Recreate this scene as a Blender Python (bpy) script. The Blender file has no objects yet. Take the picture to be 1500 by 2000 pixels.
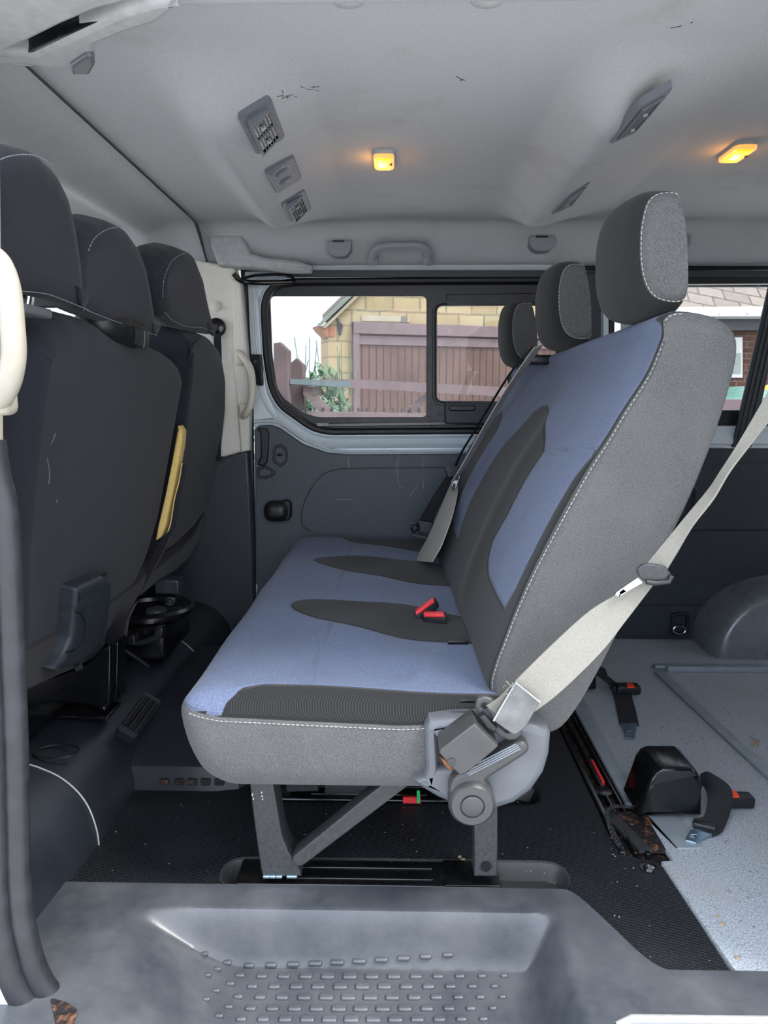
import bpy, bmesh, math, random
import numpy as np
from mathutils import Vector, Matrix
random.seed(7)
S = bpy.context.scene
C = S.collection
# ------------------------------------------------------------ camera, sky, sun, exposure
F = 1400.0; CH = 0.85
PITCH = math.atan(225 / F); YAW = math.atan(30 / F)
cd = bpy.data.cameras.new('camera'); cam = bpy.data.objects.new('camera', cd); C.objects.link(cam)
cam.location = (0, 0, CH)
cam.rotation_euler = (math.pi / 2 - PITCH, 0, YAW)
cd.sensor_fit = 'VERTICAL'; cd.sensor_height = 36; cd.lens = F / 2000 * 36; cd.clip_start = .02; cd.clip_end = 200
S.camera = cam
S.view_settings.view_transform = 'Standard'; S.view_settings.look = 'None'
S.view_settings.gamma = 1; S.view_settings.use_curve_mapping = False
S.view_settings.exposure = 0.55
w = bpy.data.worlds.new('sky'); S.world = w; w.use_nodes = True
nt = w.node_tree; nt.nodes.clear()
wo = nt.nodes.new('ShaderNodeOutputWorld'); bg = nt.nodes.new('ShaderNodeBackground')
tc = nt.nodes.new('ShaderNodeTexCoord')
mr = nt.nodes.new('ShaderNodeMapRange'); mr.interpolation_type = 'SMOOTHSTEP'
dp = nt.nodes.new('ShaderNodeVectorMath'); dp.operation = 'DOT_PRODUCT'; dp.inputs[1].default_value = (.50, .85, 0)
nt.links.new(tc.outputs['Generated'], dp.inputs[0]); nt.links.new(dp.outputs['Value'], mr.inputs[0])
mr.inputs[1].default_value = -.6; mr.inputs[2].default_value = .5
mr.inputs[3].default_value = 3.0; mr.inputs[4].default_value = 1.0
nz = nt.nodes.new('ShaderNodeTexNoise'); nz.inputs['Scale'].default_value = 2.2; nz.inputs['Detail'].default_value = 4
nt.links.new(tc.outputs['Generated'], nz.inputs['Vector'])
cr_ = nt.nodes.new('ShaderNodeValToRGB'); nt.links.new(nz.outputs[0], cr_.inputs[0])
cr_.color_ramp.elements[0].position = .35; cr_.color_ramp.elements[0].color = (.66, .78, 1.0, 1)
cr_.color_ramp.elements[1].position = .6; cr_.color_ramp.elements[1].color = (.92, .95, 1.0, 1)
nt.links.new(cr_.outputs[0], bg.inputs[0]); nt.links.new(mr.outputs[0], bg.inputs[1]); nt.links.new(bg.outputs[0], wo.inputs[0])
sl = bpy.data.lights.new('sun', 'SUN'); so = bpy.data.objects.new('sun', sl); C.objects.link(so)
sl.energy = 4.5; sl.angle = math.radians(20); sl.color = (1, .95, .88)
so.rotation_euler = Vector((.5, -.22, .85)).normalized().to_track_quat('Z', 'Y').to_euler()

# ------------------------------------------------------------ picture rays -> points at a real depth
def _ray(px, py):
    u = (px - 750) / F; v = -(py - 1000) / F
    d = (u, math.cos(PITCH) + v * math.sin(PITCH), -math.sin(PITCH) + v * math.cos(PITCH))
    c, s = math.cos(YAW), math.sin(YAW)
    return Vector((d[0] * c - d[1] * s, d[0] * s + d[1] * c, d[2]))
O = Vector((0, 0, CH))
def PY(px, py, y):
    d = _ray(px, py); return O + d * (y / d.y)
def PZ(px, py, z):
    d = _ray(px, py); return O + d * ((z - CH) / d.z)
def PX(px, py, x):
    d = _ray(px, py); return O + d * (x / d.x)
def PP(px, py, p0, n):
    d = _ray(px, py); n = Vector(n); return O + d * ((Vector(p0) - O).dot(n) / d.dot(n))
def XZ(pts, y): return [(PY(a, b, y).x, PY(a, b, y).z) for a, b in pts]
def XYz(pts, z): return [(PZ(a, b, z).x, PZ(a, b, z).y) for a, b in pts]

# ------------------------------------------------------------ materials
def lin(c):
    return tuple(((v / 255) / 12.92 if v / 255 <= .04045 else ((v / 255 + .055) / 1.055) ** 2.4) for v in c) + (1,)
class N:
    def __init__(s, name):
        s.m = bpy.data.materials.new(name); s.m.use_nodes = True; s.t = s.m.node_tree
        s.b = s.t.nodes['Principled BSDF']; s.tc = s.t.nodes.new('ShaderNodeTexCoord')
    def n(s, k, **kw):
        x = s.t.nodes.new('ShaderNode' + k)
        for a, v in kw.items():
            if a in x.inputs.keys(): x.inputs[a].default_value = v
            else: setattr(x, a, v)
        return x
    def l(s, a, b): s.t.links.new(a, b)
    def noise(s, scale, detail=3, rough=.5, vec=None, dist=0):
        x = s.n('TexNoise'); x.inputs['Scale'].default_value = scale; x.inputs['Detail'].default_value = detail
        x.inputs['Roughness'].default_value = rough; x.inputs['Distortion'].default_value = dist
        s.l(vec or s.tc.outputs['Object'], x.inputs['Vector']); return x.outputs[0]
    def map(s, scale=(1, 1, 1), rot=(0, 0, 0)):
        x = s.n('Mapping'); x.inputs['Scale'].default_value = scale; x.inputs['Rotation'].default_value = rot
        s.l(s.tc.outputs['Object'], x.inputs['Vector']); return x.outputs[0]
    def ramp(s, f, stops):
        x = s.n('ValToRGB'); s.l(f, x.inputs[0]); e = x.color_ramp.elements
        while len(e) < len(stops): e.new(.5)
        for i, (p, c) in enumerate(stops):
            e[i].position = p; e[i].color = c if len(c) == 4 else lin(c)
        return x.outputs[0]
    def mr(s, f, a, b, c=0, d=1):
        x = s.n('MapRange'); s.l(f, x.inputs[0])
        for i, v in enumerate((a, b, c, d)): x.inputs[1 + i].default_value = v
        return x.outputs[0]
    def mix(s, f, a, b, mode='MIX'):
        x = s.t.nodes.new('ShaderNodeMix'); x.data_type = 'RGBA'; x.blend_type = mode
        if hasattr(f, 'is_linked') or hasattr(f, 'links'): s.l(f, x.inputs[0])
        else: x.inputs[0].default_value = f
        for v, i in ((a, 6), (b, 7)):
            if isinstance(v, tuple): x.inputs[i].default_value = v if len(v) == 4 else lin(v)
            else: s.l(v, x.inputs[i])
        return x.outputs[2]
    def math(s, op, a, b=None):
        x = s.n('Math', operation=op)
        for v, i in ((a, 0), (b, 1)):
            if v is None: continue
            if isinstance(v, (int, float)): x.inputs[i].default_value = v
            else: s.l(v, x.inputs[i])
        return x.outputs[0]
    def attr(s, name):
        x = s.t.nodes.new('ShaderNodeAttribute'); x.attribute_name = name; return x.outputs['Fac']
    def bump(s, h, strength, dist=.001, prev=None):
        x = s.n('Bump'); x.inputs['Strength'].default_value = strength; x.inputs['Distance'].default_value = dist
        s.l(h, x.inputs['Height'])
        if prev is not None: s.l(prev, x.inputs['Normal'])
        s.l(x.outputs[0], s.b.inputs['Normal']); return x.outputs[0]
    def set(s, col=None, rough=None, metal=None, spec=None, **kw):
        for k, v in (('Base Color', col), ('Roughness', rough), ('Metallic', metal), ('Specular IOR Level', spec)) + tuple(kw.items()):
            if v is None: continue
            if isinstance(v, (int, float)): s.b.inputs[k].default_value = v
            elif isinstance(v, tuple): s.b.inputs[k].default_value = v if len(v) == 4 else lin(v)
            else: s.l(v, s.b.inputs[k])
        return s

def plain(name, col, rough=.5, metal=0, spec=.5, nscale=60, nb=.15, var=.12, grain=700, gb=.25, dist=.0006):
    """moulded surface: fine grain bump and a slight change of tone"""
    m = N(name); a = m.noise(nscale, 4); g = m.noise(grain, 2)
    c0 = lin(col); dk = tuple(v * (1 - var) for v in c0[:3]) + (1,); lt = tuple(min(1, v * (1 + var)) for v in c0[:3]) + (1,)
    m.set(m.ramp(a, [(.3, dk), (.7, lt)]), m.mr(a, .3, .7, max(0, rough - .06), min(1, rough + .06)), metal, spec)
    if gb: m.bump(g, gb, dist)
    return m.m
def fabric(name, col, col2, weave=1500, rough=.9, b=.5, sheen=.25):
    m = N(name); f = m.noise(weave, 2, .7); big = m.noise(9, 4)
    v = m.map((1, 1, 1), (.5, .6, .3))
    wv = m.n('TexWave'); wv.inputs['Scale'].default_value = 260; wv.inputs['Distortion'].default_value = 1.0; m.l(v, wv.inputs['Vector'])
    c = m.mix(m.mr(f, .35, .65), col, col2); c = m.mix(m.mr(big, .3, .75, 0, .22), c, tuple(min(255, int(x * 1.22)) for x in col2))
    m.set(c, rough, 0, .2, **{'Sheen Weight': sheen * .5, 'Sheen Roughness': .5})
    h = m.math('ADD', f, m.math('MULTIPLY', wv.outputs[0], .5)); m.bump(h, b, .0008)
    return m.m
def glass(name, tint=(1, 1, 1, 1), dirt=True):
    m = N(name); t = m.t
    tr = t.nodes.new('ShaderNodeBsdfTransparent'); tr.inputs[0].default_value = tint
    gl = t.nodes.new('ShaderNodeBsdfGlossy'); gl.inputs['Roughness'].default_value = .02
    fr = t.nodes.new('ShaderNodeFresnel'); fr.inputs[0].default_value = 1.2
    mx = t.nodes.new('ShaderNodeMixShader'); out = t.nodes['Material Output']
    t.links.new(fr.outputs[0], mx.inputs[0]); t.links.new(tr.outputs[0], mx.inputs[1]); t.links.new(gl.outputs[0], mx.inputs[2])
    last = mx.outputs[0]
    if dirt:
        df = t.nodes.new('ShaderNodeBsdfDiffuse'); df.inputs[0].default_value = (.8, .8, .82, 1)
        n1 = m.noise(95, 1, .4); n2 = m.noise(6, 3)
        k = m.math('ADD', m.math('MULTIPLY', m.math('GREATER_THAN', n1, .80), .8), m.mr(n2, .45, .85, 0.0, .02))
        m2 = t.nodes.new('ShaderNodeMixShader'); t.links.new(k, m2.inputs[0]); t.links.new(last, m2.inputs[1]); t.links.new(df.outputs[0], m2.inputs[2]); last = m2.outputs[0]
    t.links.new(last, out.inputs[0]); return m.m

M = {}
def head():
    m = N('headliner'); a = m.noise(5, 5, .6); f = m.noise(420, 3, .7)
    c = m.mix(m.mr(f, .3, .7), (168, 170, 173), (189, 191, 194)); c = m.mix(m.mr(a, .58, .8, 0, .5), c, (152, 147, 138))
    m.set(c, .95, 0, .1); m.bump(f, .35, .0012); return m.m
M['head'] = head()
M['trim_light'] = plain('light_grey_trim', (158, 160, 162), .55)
M['cream'] = plain('cream_plastic', (206, 200, 184), .45, var=.04)
M['pillar'] = plain('pillar_beige', (212, 210, 200), .6, var=.04)
M['hookgrey'] = plain('hook_grey_plastic', (132, 136, 144), .5, var=.05)
M['cream_dimmed'] = plain('cream_plastic_dimmed', (150, 146, 134), .45, var=.05)  # same cream as above, colour darkened to offset direct skylight on the near side
M['door'] = plain('door_trim_plastic', (66, 74, 82), .5, var=.12)
M['dark'] = plain('dark_trim', (46, 52, 59), .5, var=.15)
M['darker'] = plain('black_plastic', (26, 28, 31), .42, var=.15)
M['gloss'] = plain('gloss_black_metal', (13, 14, 16), .22, 0, .6, nscale=120, var=.3, gb=.1)
M['rubber'] = plain('black_rubber', (16, 17, 19), .5, var=.2)
M['seal'] = plain('door_seal_rubber', (34, 36, 41), .45, var=.3, nscale=30)
M['silver'] = plain('silver_body_paint', (206, 216, 221), .34, .12, .6, var=.03, gb=0)
M['lever'] = plain('lever_grey_plastic', (56, 57, 58), .42, var=.1, nscale=40)
M['cover'] = plain('side_cover_plastic', (84, 88, 94), .4, var=.14, nscale=18)
M['steel'] = plain('painted_steel', (52, 54, 56), .5, .2, var=.25, nscale=140)
M['chrome'] = plain('bright_metal', (205, 208, 210), .18, 1, gb=.05, var=.05)
M['zinc'] = plain('zinc_tongue', (150, 175, 195), .3, .9, gb=.1, var=.08)
M['alu'] = plain('aluminium_strip', (150, 160, 168), .38, .3, var=.12, nscale=25)
M['red'] = plain('red_plastic', (222, 52, 58), .4, gb=0)
M['orange'] = plain('orange_button', (240, 70, 40), .4, gb=0)
M['redtag'] = plain('red_tag', (205, 40, 45), .6, gb=0); M['green'] = plain('green_tag', (20, 170, 90), .6, gb=0)
M['foam'] = plain('yellow_foam', (214, 184, 112), .9, nscale=90, var=.1, grain=300, gb=.6)
M['webbing_grey'] = fabric('grey_webbing', (112, 110, 104), (138, 136, 128), 900, .75, .5, .1)
M['webbing_grey_brightened'] = fabric('grey_webbing_brightened', (150, 148, 142), (176, 174, 166), 900, .75, .5, .1)  # same grey webbing, colour lightened to make up for dim light on the middle belt
M['webbing_black'] = fabric('black_webbing', (20, 22, 25), (34, 36, 40), 900, .7, .5, .1)
M['front'] = fabric('dark_front_fabric', (25, 27, 34), (37, 40, 48), 1300, .8, .35, .2)
M['front_low'] = fabric('dark_front_lower_fabric', (24, 24, 28), (35, 34, 38), 1100, .95, .5, .2)
M['char'] = fabric('charcoal_fabric', (60, 60, 60), (86, 86, 85), 1300)
M['stitch'] = plain('white_thread', (158, 158, 154), .8, gb=0)
M['dstitch'] = plain('dark_thread', (28, 28, 32), .8, gb=0)
M['stitchf'] = plain('grey_thread', (120, 126, 134), .8, gb=0)
M['glass'] = glass('window_glass'); M['rust'] = plain('rusty_metal', (104, 66, 44), .8, .2, nscale=90, var=.55, gb=.6)
M['debris'] = plain('pale_debris', (150, 138, 118), .9)
M['sleeve'] = plain('scuffed_sleeve', (104, 106, 108), .25, .4, var=.35, nscale=25)

def seat_fabric(name):
    """three cloths told apart by distances stored on the mesh: blue, ribbed charcoal, grey side cloth"""
    m = N(name); pa = m.attr('patch'); sd = m.attr('side'); sm = m.attr('seam')
    f = m.noise(620, 3, .75); big = m.noise(14, 4, .6)
    blue = m.mix(m.mr(f, .32, .68), (54, 65, 90), (112, 124, 150)); blue = m.mix(m.mr(big, .3, .75, 0, .3), blue, (108, 117, 138))
    wv = m.n('TexWave'); wv.inputs['Scale'].default_value = 130; wv.inputs['Distortion'].default_value = .6; m.l(m.map((1, 1, 1), (0, .7, .75)), wv.inputs['Vector'])
    char = m.mix(wv.outputs[0], (20, 21, 22), (48, 49, 49)); char = m.mix(m.mr(f, .3, .7, 0, .5), char, (42, 43, 43))
    side = m.mix(m.mr(f, .32, .68), (50, 51, 51), (98, 99, 99)); side = m.mix(m.mr(big, .3, .8, 0, .35), side, (96, 97, 98))
    c = m.mix(m.mr(pa, -.0008, .0008), char, blue); c = m.mix(m.mr(sd, -.0008, .0008), side, c)
    c = m.mix(m.mr(sm, 0, .0016, .5, 0), c, (40, 42, 48))
    m.set(c, .92, 0, .15, **{'Sheen Weight': .10, 'Sheen Roughness': .5})
    b1 = m.bump(m.math('ADD', m.math('MULTIPLY', f, .7), m.math('MULTIPLY', wv.outputs[0], .3)), .5, .0009)
    e = m.math('MINIMUM', m.math('ABSOLUTE', pa), m.math('MINIMUM', sm, m.math('ABSOLUTE', sd)))
    m.bump(m.mr(e, 0, .006), .8, .004, b1); return m.m
M['seat'] = seat_fabric('bench_cloth')

# ------------------------------------------------------------ mesh building
def rootloc(o):
    p = Vector((0, 0, 0))
    while o is not None: p += o.location; o = o.parent
    return p
class MB:
    def __init__(s): s.v = []; s.f = []; s.at = {}
    def add(s, vs, fs):
        k = len(s.v); s.v += [Vector(v) for v in vs]; s.f += [tuple(i + k for i in f) for f in fs]; return s
    def box(s, lo, hi, r=0, M4=None):
        lo, hi = Vector(lo), Vector(hi)
        return s.obox((lo + hi) / 2, (hi - lo) / 2, None, r, M4)
    def obox(s, c, h, R=None, r=0, M4=None):
        """box with rounded edges, half sizes h, optional 3x3 rotation R"""
        bm = bmesh.new(); bmesh.ops.create_cube(bm, size=2)
        for v in bm.verts: v.co = Vector((v.co.x * h[0], v.co.y * h[1], v.co.z * h[2]))
        if r: bmesh.ops.bevel(bm, geom=list(bm.edges), offset=min(r, min(h) * .98), segments=3, profile=.5, affect='EDGES')
        vs = [Vector(c) + ((R @ v.co) if R is not None else v.co) for v in bm.verts]
        if M4 is not None: vs = [M4 @ v for v in vs]
        bm.verts.index_update(); s.add(vs, [[v.index for v in f.verts] for f in bm.faces]); bm.free(); return s
    def tube(s, pts, r, n=10, cap=True, closed=False, flat=1.0, up=None):
        pts = [Vector(p) for p in pts]; m = len(pts); rr = r if isinstance(r, (list, tuple)) else [r] * m
        k = len(s.v); pn = None
        for i, p in enumerate(pts):
            a = pts[(i - 1) % m] if (closed or i) else p; b = pts[(i + 1) % m] if (closed or i < m - 1) else p
            t = (b - a).normalized()
            if pn is None:
                u = Vector(up) if up is not None else (Vector((0, 0, 1)) if abs(t.z) < .9 else Vector((0, 1, 0)))
            else: u = pn
            x = (u - t * u.dot(t)).normalized(); pn = x; y = t.cross(x)
            for j in range(n):
                q = 2 * math.pi * j / n; s.v.append(p + x * math.cos(q) * rr[i] * flat + y * math.sin(q) * rr[i])
        for i in range(m if closed else m - 1):
            for j in range(n):
                a = k + i * n + j; b = k + i * n + (j + 1) % n; i2 = (i + 1) % m
                s.f.append((a, b, k + i2 * n + (j + 1) % n, k + i2 * n + j))
        if cap and not closed:
            s.f.append(tuple(k + j for j in range(n))[::-1]); s.f.append(tuple(k + (m - 1) * n + j for j in range(n)))
        return s
    def lathe(s, prof, c, ax=(0, 0, 1), n=32):
        """prof: (radius, height) pairs about axis ax through c"""
        ax = Vector(ax).normalized(); u = ax.orthogonal().normalized(); w_ = ax.cross(u); k = len(s.v); c = Vector(c)
        for r, h in prof:
            for j in range(n):
                q = 2 * math.pi * j / n; s.v.append(c + ax * h + (u * math.cos(q) + w_ * math.sin(q)) * r)
        for i in range(len(prof) - 1):
            for j in range(n):
                s.f.append((k + i * n + j, k + i * n + (j + 1) % n, k + (i + 1) * n + (j + 1) % n, k + (i + 1) * n + j))
        s.f.append(tuple(k + j for j in range(n))); s.f.append(tuple(k + (len(prof) - 1) * n + j for j in range(n))); return s
    def strip(s, path, widths, normals=None, th=.0014):
        """a belt: centre points, half-width vectors"""
        k = len(s.v); m = len(path)
        for i in range(m):
            p = Vector(path[i]); wv = Vector(widths[i]); t = (Vector(path[min(i + 1, m - 1)]) - Vector(path[max(i - 1, 0)])).normalized()
            nn = t.cross(wv)
            nn = nn.normalized() * th if nn.length > 1e-9 else Vector((0, 0, th))
            for a, b in ((-1, -1), (-.33, -1), (.33, -1), (1, -1), (1, 1), (.33, 1), (-.33, 1), (-1, 1)): s.v.append(p + wv * a + nn * b)
        for i in range(m - 1):
            for j in range(8): s.f.append((k + i * 8 + j, k + i * 8 + (j + 1) % 8, k + (i + 1) * 8 + (j + 1) % 8, k + (i + 1) * 8 + j))
        s.f.append(tuple(range(k, k + 8))); s.f.append(tuple(range(k + (m - 1) * 8, k + m * 8))); return s
    def grid(s, nu, nv, fn):
        k = len(s.v)
        for i in range(nu + 1):
            for j in range(nv + 1): s.v.append(Vector(fn(i / nu, j / nv)))
        for i in range(nu):
            for j in range(nv):
                a = k + i * (nv + 1) + j; s.f.append((a, a + nv + 1, a + nv + 2, a + 1))
        return s
    def plate(s, outer, holes=(), o=(0, 0, 0), ax=(1, 0, 0), ay=(0, 0, 1), an=(0, 1, 0), th=.02, bev=0, res=2):
        """outline with holes, given thickness and rounded rims; the front lies at n = 0, the body goes to n = th"""
        cu = bpy.data.curves.new('t', 'CURVE'); cu.dimensions = '2D'; cu.fill_mode = 'BOTH'
        cu.extrude = max(th / 2 - bev, 0.00001); cu.bevel_depth = bev; cu.bevel_resolution = res; cu.offset = -bev
        for lp in [outer] + list(holes):
            sp = cu.splines.new('POLY'); sp.points.add(len(lp) - 1); sp.use_cyclic_u = True
            for p, q in zip(sp.points, lp): p.co = (q[0], q[1], 0, 1)
        ob = bpy.data.objects.new('t', cu); me = ob.to_mesh()
        o, ax, ay, an = map(Vector, (o, ax, ay, an))
        s.add([o + ax * v.co.x + ay * v.co.y + an * (v.co.z + th / 2) for v in me.vertices], [list(p.vertices) for p in me.polygons])
        ob.to_mesh_clear(); bpy.data.objects.remove(ob); bpy.data.curves.remove(cu); return s
    def wall(s, pts, y, th=.02, bev=.004, holes=(), r=0):
        """outline given by picture points standing in the vertical plane at depth y"""
        f = lambda q: rp(XZ(q, y), r) if r else XZ(q, y)
        return s.plate(f(pts), [f(h) for h in holes], (0, y, 0), th=th, bev=bev)
    def prism(s, prof, a, b, axis='y'):
        """closed XZ (or YZ) outline swept along an axis"""
        k = len(s.v); n = len(prof)
        for t in (a, b):
            for p in prof: s.v.append(Vector((p[0], t, p[1])) if axis == 'y' else Vector((t, p[0], p[1])))
        for j in range(n): s.f.append((k + j, k + (j + 1) % n, k + n + (j + 1) % n, k + n + j))
        s.f.append(tuple(range(k, k + n))); s.f.append(tuple(range(k + n, k + 2 * n))); return s
    def build(s, name, mat, parent=None, smooth=35, sub=0, bevel=0):
        base = rootloc(parent) if parent else None
        if parent is None:
            xs = [v.x for v in s.v]; ys = [v.y for v in s.v]; zs = [v.z for v in s.v]
            base = Vector(((min(xs) + max(xs)) / 2, (min(ys) + max(ys)) / 2, min(zs)))
        me = bpy.data.meshes.new(name); me.from_pydata([v - base for v in s.v], [], s.f)
        bm = bmesh.new(); bm.from_mesh(me); bmesh.ops.recalc_face_normals(bm, faces=bm.faces); bm.to_mesh(me); bm.free()
        for k, a in s.at.items():
            at = me.attributes.new(k, 'FLOAT', 'POINT'); at.data.foreach_set('value', np.asarray(a, dtype=np.float32))
        me.materials.append(mat)
        if smooth:
            me.polygons.foreach_set('use_smooth', [True] * len(me.polygons)); me.set_sharp_from_angle(angle=math.radians(smooth))
        ob = bpy.data.objects.new(name, me); C.objects.link(ob)
        if parent: ob.parent = parent
        else: ob.location = base
        if bevel:
            b = ob.modifiers.new('b', 'BEVEL'); b.width = bevel; b.segments = 3; b.limit_method = 'ANGLE'
        if sub:
            b = ob.modifiers.new('s', 'SUBSURF'); b.levels = sub; b.render_levels = sub
        return ob
def rp(pts, r, n=6):
    """round the corners of a closed outline"""
    out = []; m = len(pts)
    for i in range(m):
        p = Vector(pts[i]); a = Vector(pts[i - 1]); b = Vector(pts[(i + 1) % m])
        ri = r[i] if isinstance(r, (list, tuple)) else r
        da, db = (a - p), (b - p); q = min(ri, da.length * .49, db.length * .49)
        s0, s1 = p + da.normalized() * q, p + db.normalized() * q
        for k in range(n + 1):
            t = k / n; out.append(tuple(s0 * (1 - t) ** 2 + p * 2 * t * (1 - t) + s1 * t * t))
    return out
def cr(pts, n=6, closed=False):
    """smooth curve through points"""
    P = [Vector(p) for p in pts]; m = len(P); out = []
    for i in range(m if closed else m - 1):
        if closed: a, b, c, d = P[i - 1], P[i], P[(i + 1) % m], P[(i + 2) % m]
        else: a, b, c, d = P[max(i - 1, 0)], P[i], P[i + 1], P[min(i + 2, m - 1)]
        for k in range(n):
            t = k / n; out.append(.5 * ((2 * b) + (c - a) * t + (2 * a - 5 * b + 4 * c - d) * t * t + (3 * b - a - 3 * c + d) * t ** 3))
    if not closed: out.append(P[-1])
    return out
def rrect(x0, z0, x1, z1, r, n=6): return rp([(x0, z0), (x1, z0), (x1, z1), (x0, z1)], r, n)
def ell(cx, cz, a, b, n=40): return [(cx + a * math.cos(2 * math.pi * i / n), cz + b * math.sin(2 * math.pi * i / n)) for i in range(n)]
def resample(pts, n, closed=True):
    P = [Vector(p) for p in pts] + ([Vector(pts[0])] if closed else [])
    L = [0]
    for i in range(len(P) - 1): L.append(L[-1] + (P[i + 1] - P[i]).length)
    out = []; j = 0
    for k in range(n):
        d = L[-1] * k / (n if closed else n - 1)
        while j < len(L) - 2 and L[j + 1] < d: j += 1
        t = (d - L[j]) / max(L[j + 1] - L[j], 1e-9); out.append(P[j].lerp(P[j + 1], min(1, t)))
    return out
def sdf(poly, x, y):
    """signed distance to a polygon, negative inside (numpy)"""
    P = np.array([tuple(p)[:2] for p in poly]); d = np.full(x.shape, 1e9); ins = np.zeros(x.shape, bool)
    for i in range(len(P)):
        a, b = P[i - 1], P[i]; e = b - a; wx, wy = x - a[0], y - a[1]
        t = np.clip((wx * e[0] + wy * e[1]) / max(e @ e, 1e-12), 0, 1)
        d = np.minimum(d, np.hypot(wx - e[0] * t, wy - e[1] * t))
        if a[1] != b[1]:
            c = ((a[1] > y) != (b[1] > y)) & (x < (b[0] - a[0]) * (y - a[1]) / (b[1] - a[1]) + a[0]); ins ^= c
    return np.where(ins, -d, d)
def dline(pl, x, y):
    d = np.full(x.shape, 1e9)
    for a, b in zip(pl[:-1], pl[1:]):
        a, b = np.array(a[:2]), np.array(b[:2]); e = b - a; wx, wy = x - a[0], y - a[1]
        t = np.clip((wx * e[0] + wy * e[1]) / max(e @ e, 1e-12), 0, 1); d = np.minimum(d, np.hypot(wx - e[0] * t, wy - e[1] * t))
    return d
def sst(a, b, x):
    t = min(1, max(0, (x - a) / (b - a))); return t * t * (3 - 2 * t)
def stitches(mb, path, dash=.0050, gap=.0025, r=.0007):
    L = sum((Vector(path[i + 1]) - Vector(path[i])).length for i in range(len(path) - 1)); n = int(L / (dash + gap))
    q = resample(path, max(2, n * 3 + 1), False)
    for i in range(0, len(q) - 2, 3): mb.tube([q[i], q[i + 1], q[i + 2]], r, 5)
    return mb
def rbox(c, h, r, res, deform=None):
    """soft box: verts on a dense box skin, rounded by radii r = (rx, ry, rz), then deformed in unit space"""
    mb = MB(); c = Vector(c); idx = {}
    n = [max(2, int(round(2 * h[i] / res))) for i in range(3)]
    def vert(i, j, k):
        key = (i, j, k)
        if key in idx: return idx[key]
        p = [-h[0] + 2 * h[0] * i / n[0], -h[1] + 2 * h[1] * j / n[1], -h[2] + 2 * h[2] * k / n[2]]
        inn = [max(-(h[a] - r[a]), min(h[a] - r[a], p[a])) for a in range(3)]
        d = Vector([(p[a] - inn[a]) / r[a] for a in range(3)])
        if d.length > 1e-9:
            mx = max(abs(x) for x in d); d = d.normalized() * mx
        q = Vector([inn[a] + d[a] * r[a] for a in range(3)])
        if deform: q = Vector(deform(q))
        idx[key] = len(mb.v); mb.v.append(c + q); return idx[key]
    def face(f): mb.f.append(tuple(f))
    for i in range(n[0]):
        for j in range(n[1]):
            for k in (0, n[2]): face([vert(i, j, k), vert(i + 1, j, k), vert(i + 1, j + 1, k), vert(i, j + 1, k)])
    for i in range(n[0]):
        for k in range(n[2]):
            for j in (0, n[1]): face([vert(i, j, k), vert(i + 1, j, k), vert(i + 1, j, k + 1), vert(i, j, k + 1)])
    for j in range(n[1]):
        for k in range(n[2]):
            for i in (0, n[0]): face([vert(i, j, k), vert(i, j + 1, k), vert(i, j + 1, k + 1), vert(i, j, k + 1)])
    return mb
def loftY(prof, ys, xf, cap=True, spine=None):
    """stations along Y; xf(i, y, point) places each profile point"""
    mb = MB(); n = len(prof)
    for y in ys:
        for p in prof: mb.v.append(Vector(xf(y, p)))
    for i in range(len(ys) - 1):
        for j in range(n): mb.f.append((i * n + j, i * n + (j + 1) % n, (i + 1) * n + (j + 1) % n, (i + 1) * n + j))
    if cap:
        for i in (0, len(ys) - 1):
            # rings shrinking to the middle keep the end smooth and carry its own vertices
            ring = [mb.v[i * n + j] for j in range(n)]; c = sum(ring, Vector()) / n; prev = [i * n + j for j in range(n)]
            for s_ in (.85, .65, .42, .2):
                cur = []
                for p in ring:
                    if spine:
                        a, b = Vector((spine[0][0], c.y, spine[0][1])), Vector((spine[1][0], c.y, spine[1][1])); e = b - a; c2 = a + e * min(1, max(0, (p - a).dot(e) / e.dot(e)))
                    else: c2 = c
                    cur.append(len(mb.v)); mb.v.append(c2.lerp(p, s_))
                for j in range(n): mb.f.append((prev[j], prev[(j + 1) % n], cur[(j + 1) % n], cur[j]))
                prev = cur
            if spine: mb.f.append(tuple(prev)); continue
            cc = len(mb.v); mb.v.append(c)
            for j in range(n): mb.f.append((prev[j], prev[(j + 1) % n], cc))
    return mb

# ------------------------------------------------------------ naming
def tag(o, label=None, cat=None, group=None, kind=None):
    if label: o['label'] = label
    if cat: o['category'] = cat
    if group: o['group'] = group
    if kind: o['kind'] = kind
    return o
def thing(name, label, cat, loc, group=None):
    o = bpy.data.objects.new(name, None); C.objects.link(o); o.location = Vector(loc); o.empty_display_size = .05
    return tag(o, label, cat, group)
def copy_tree(o, parent=None, shift=None, label=None):
    c = o.copy(); C.objects.link(c); c.parent = parent
    if shift is not None: c.location = o.location + Vector(shift)
    if label: c['label'] = label
    for ch in list(o.children): copy_tree(ch, c)
    return c
def struct(o): return tag(o, kind='structure')

# ============================================================ THE VAN BODY
YW = 2.46           # inner skin of the far side
XF = -1.75; XR = 2.3; YN = .93
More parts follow.
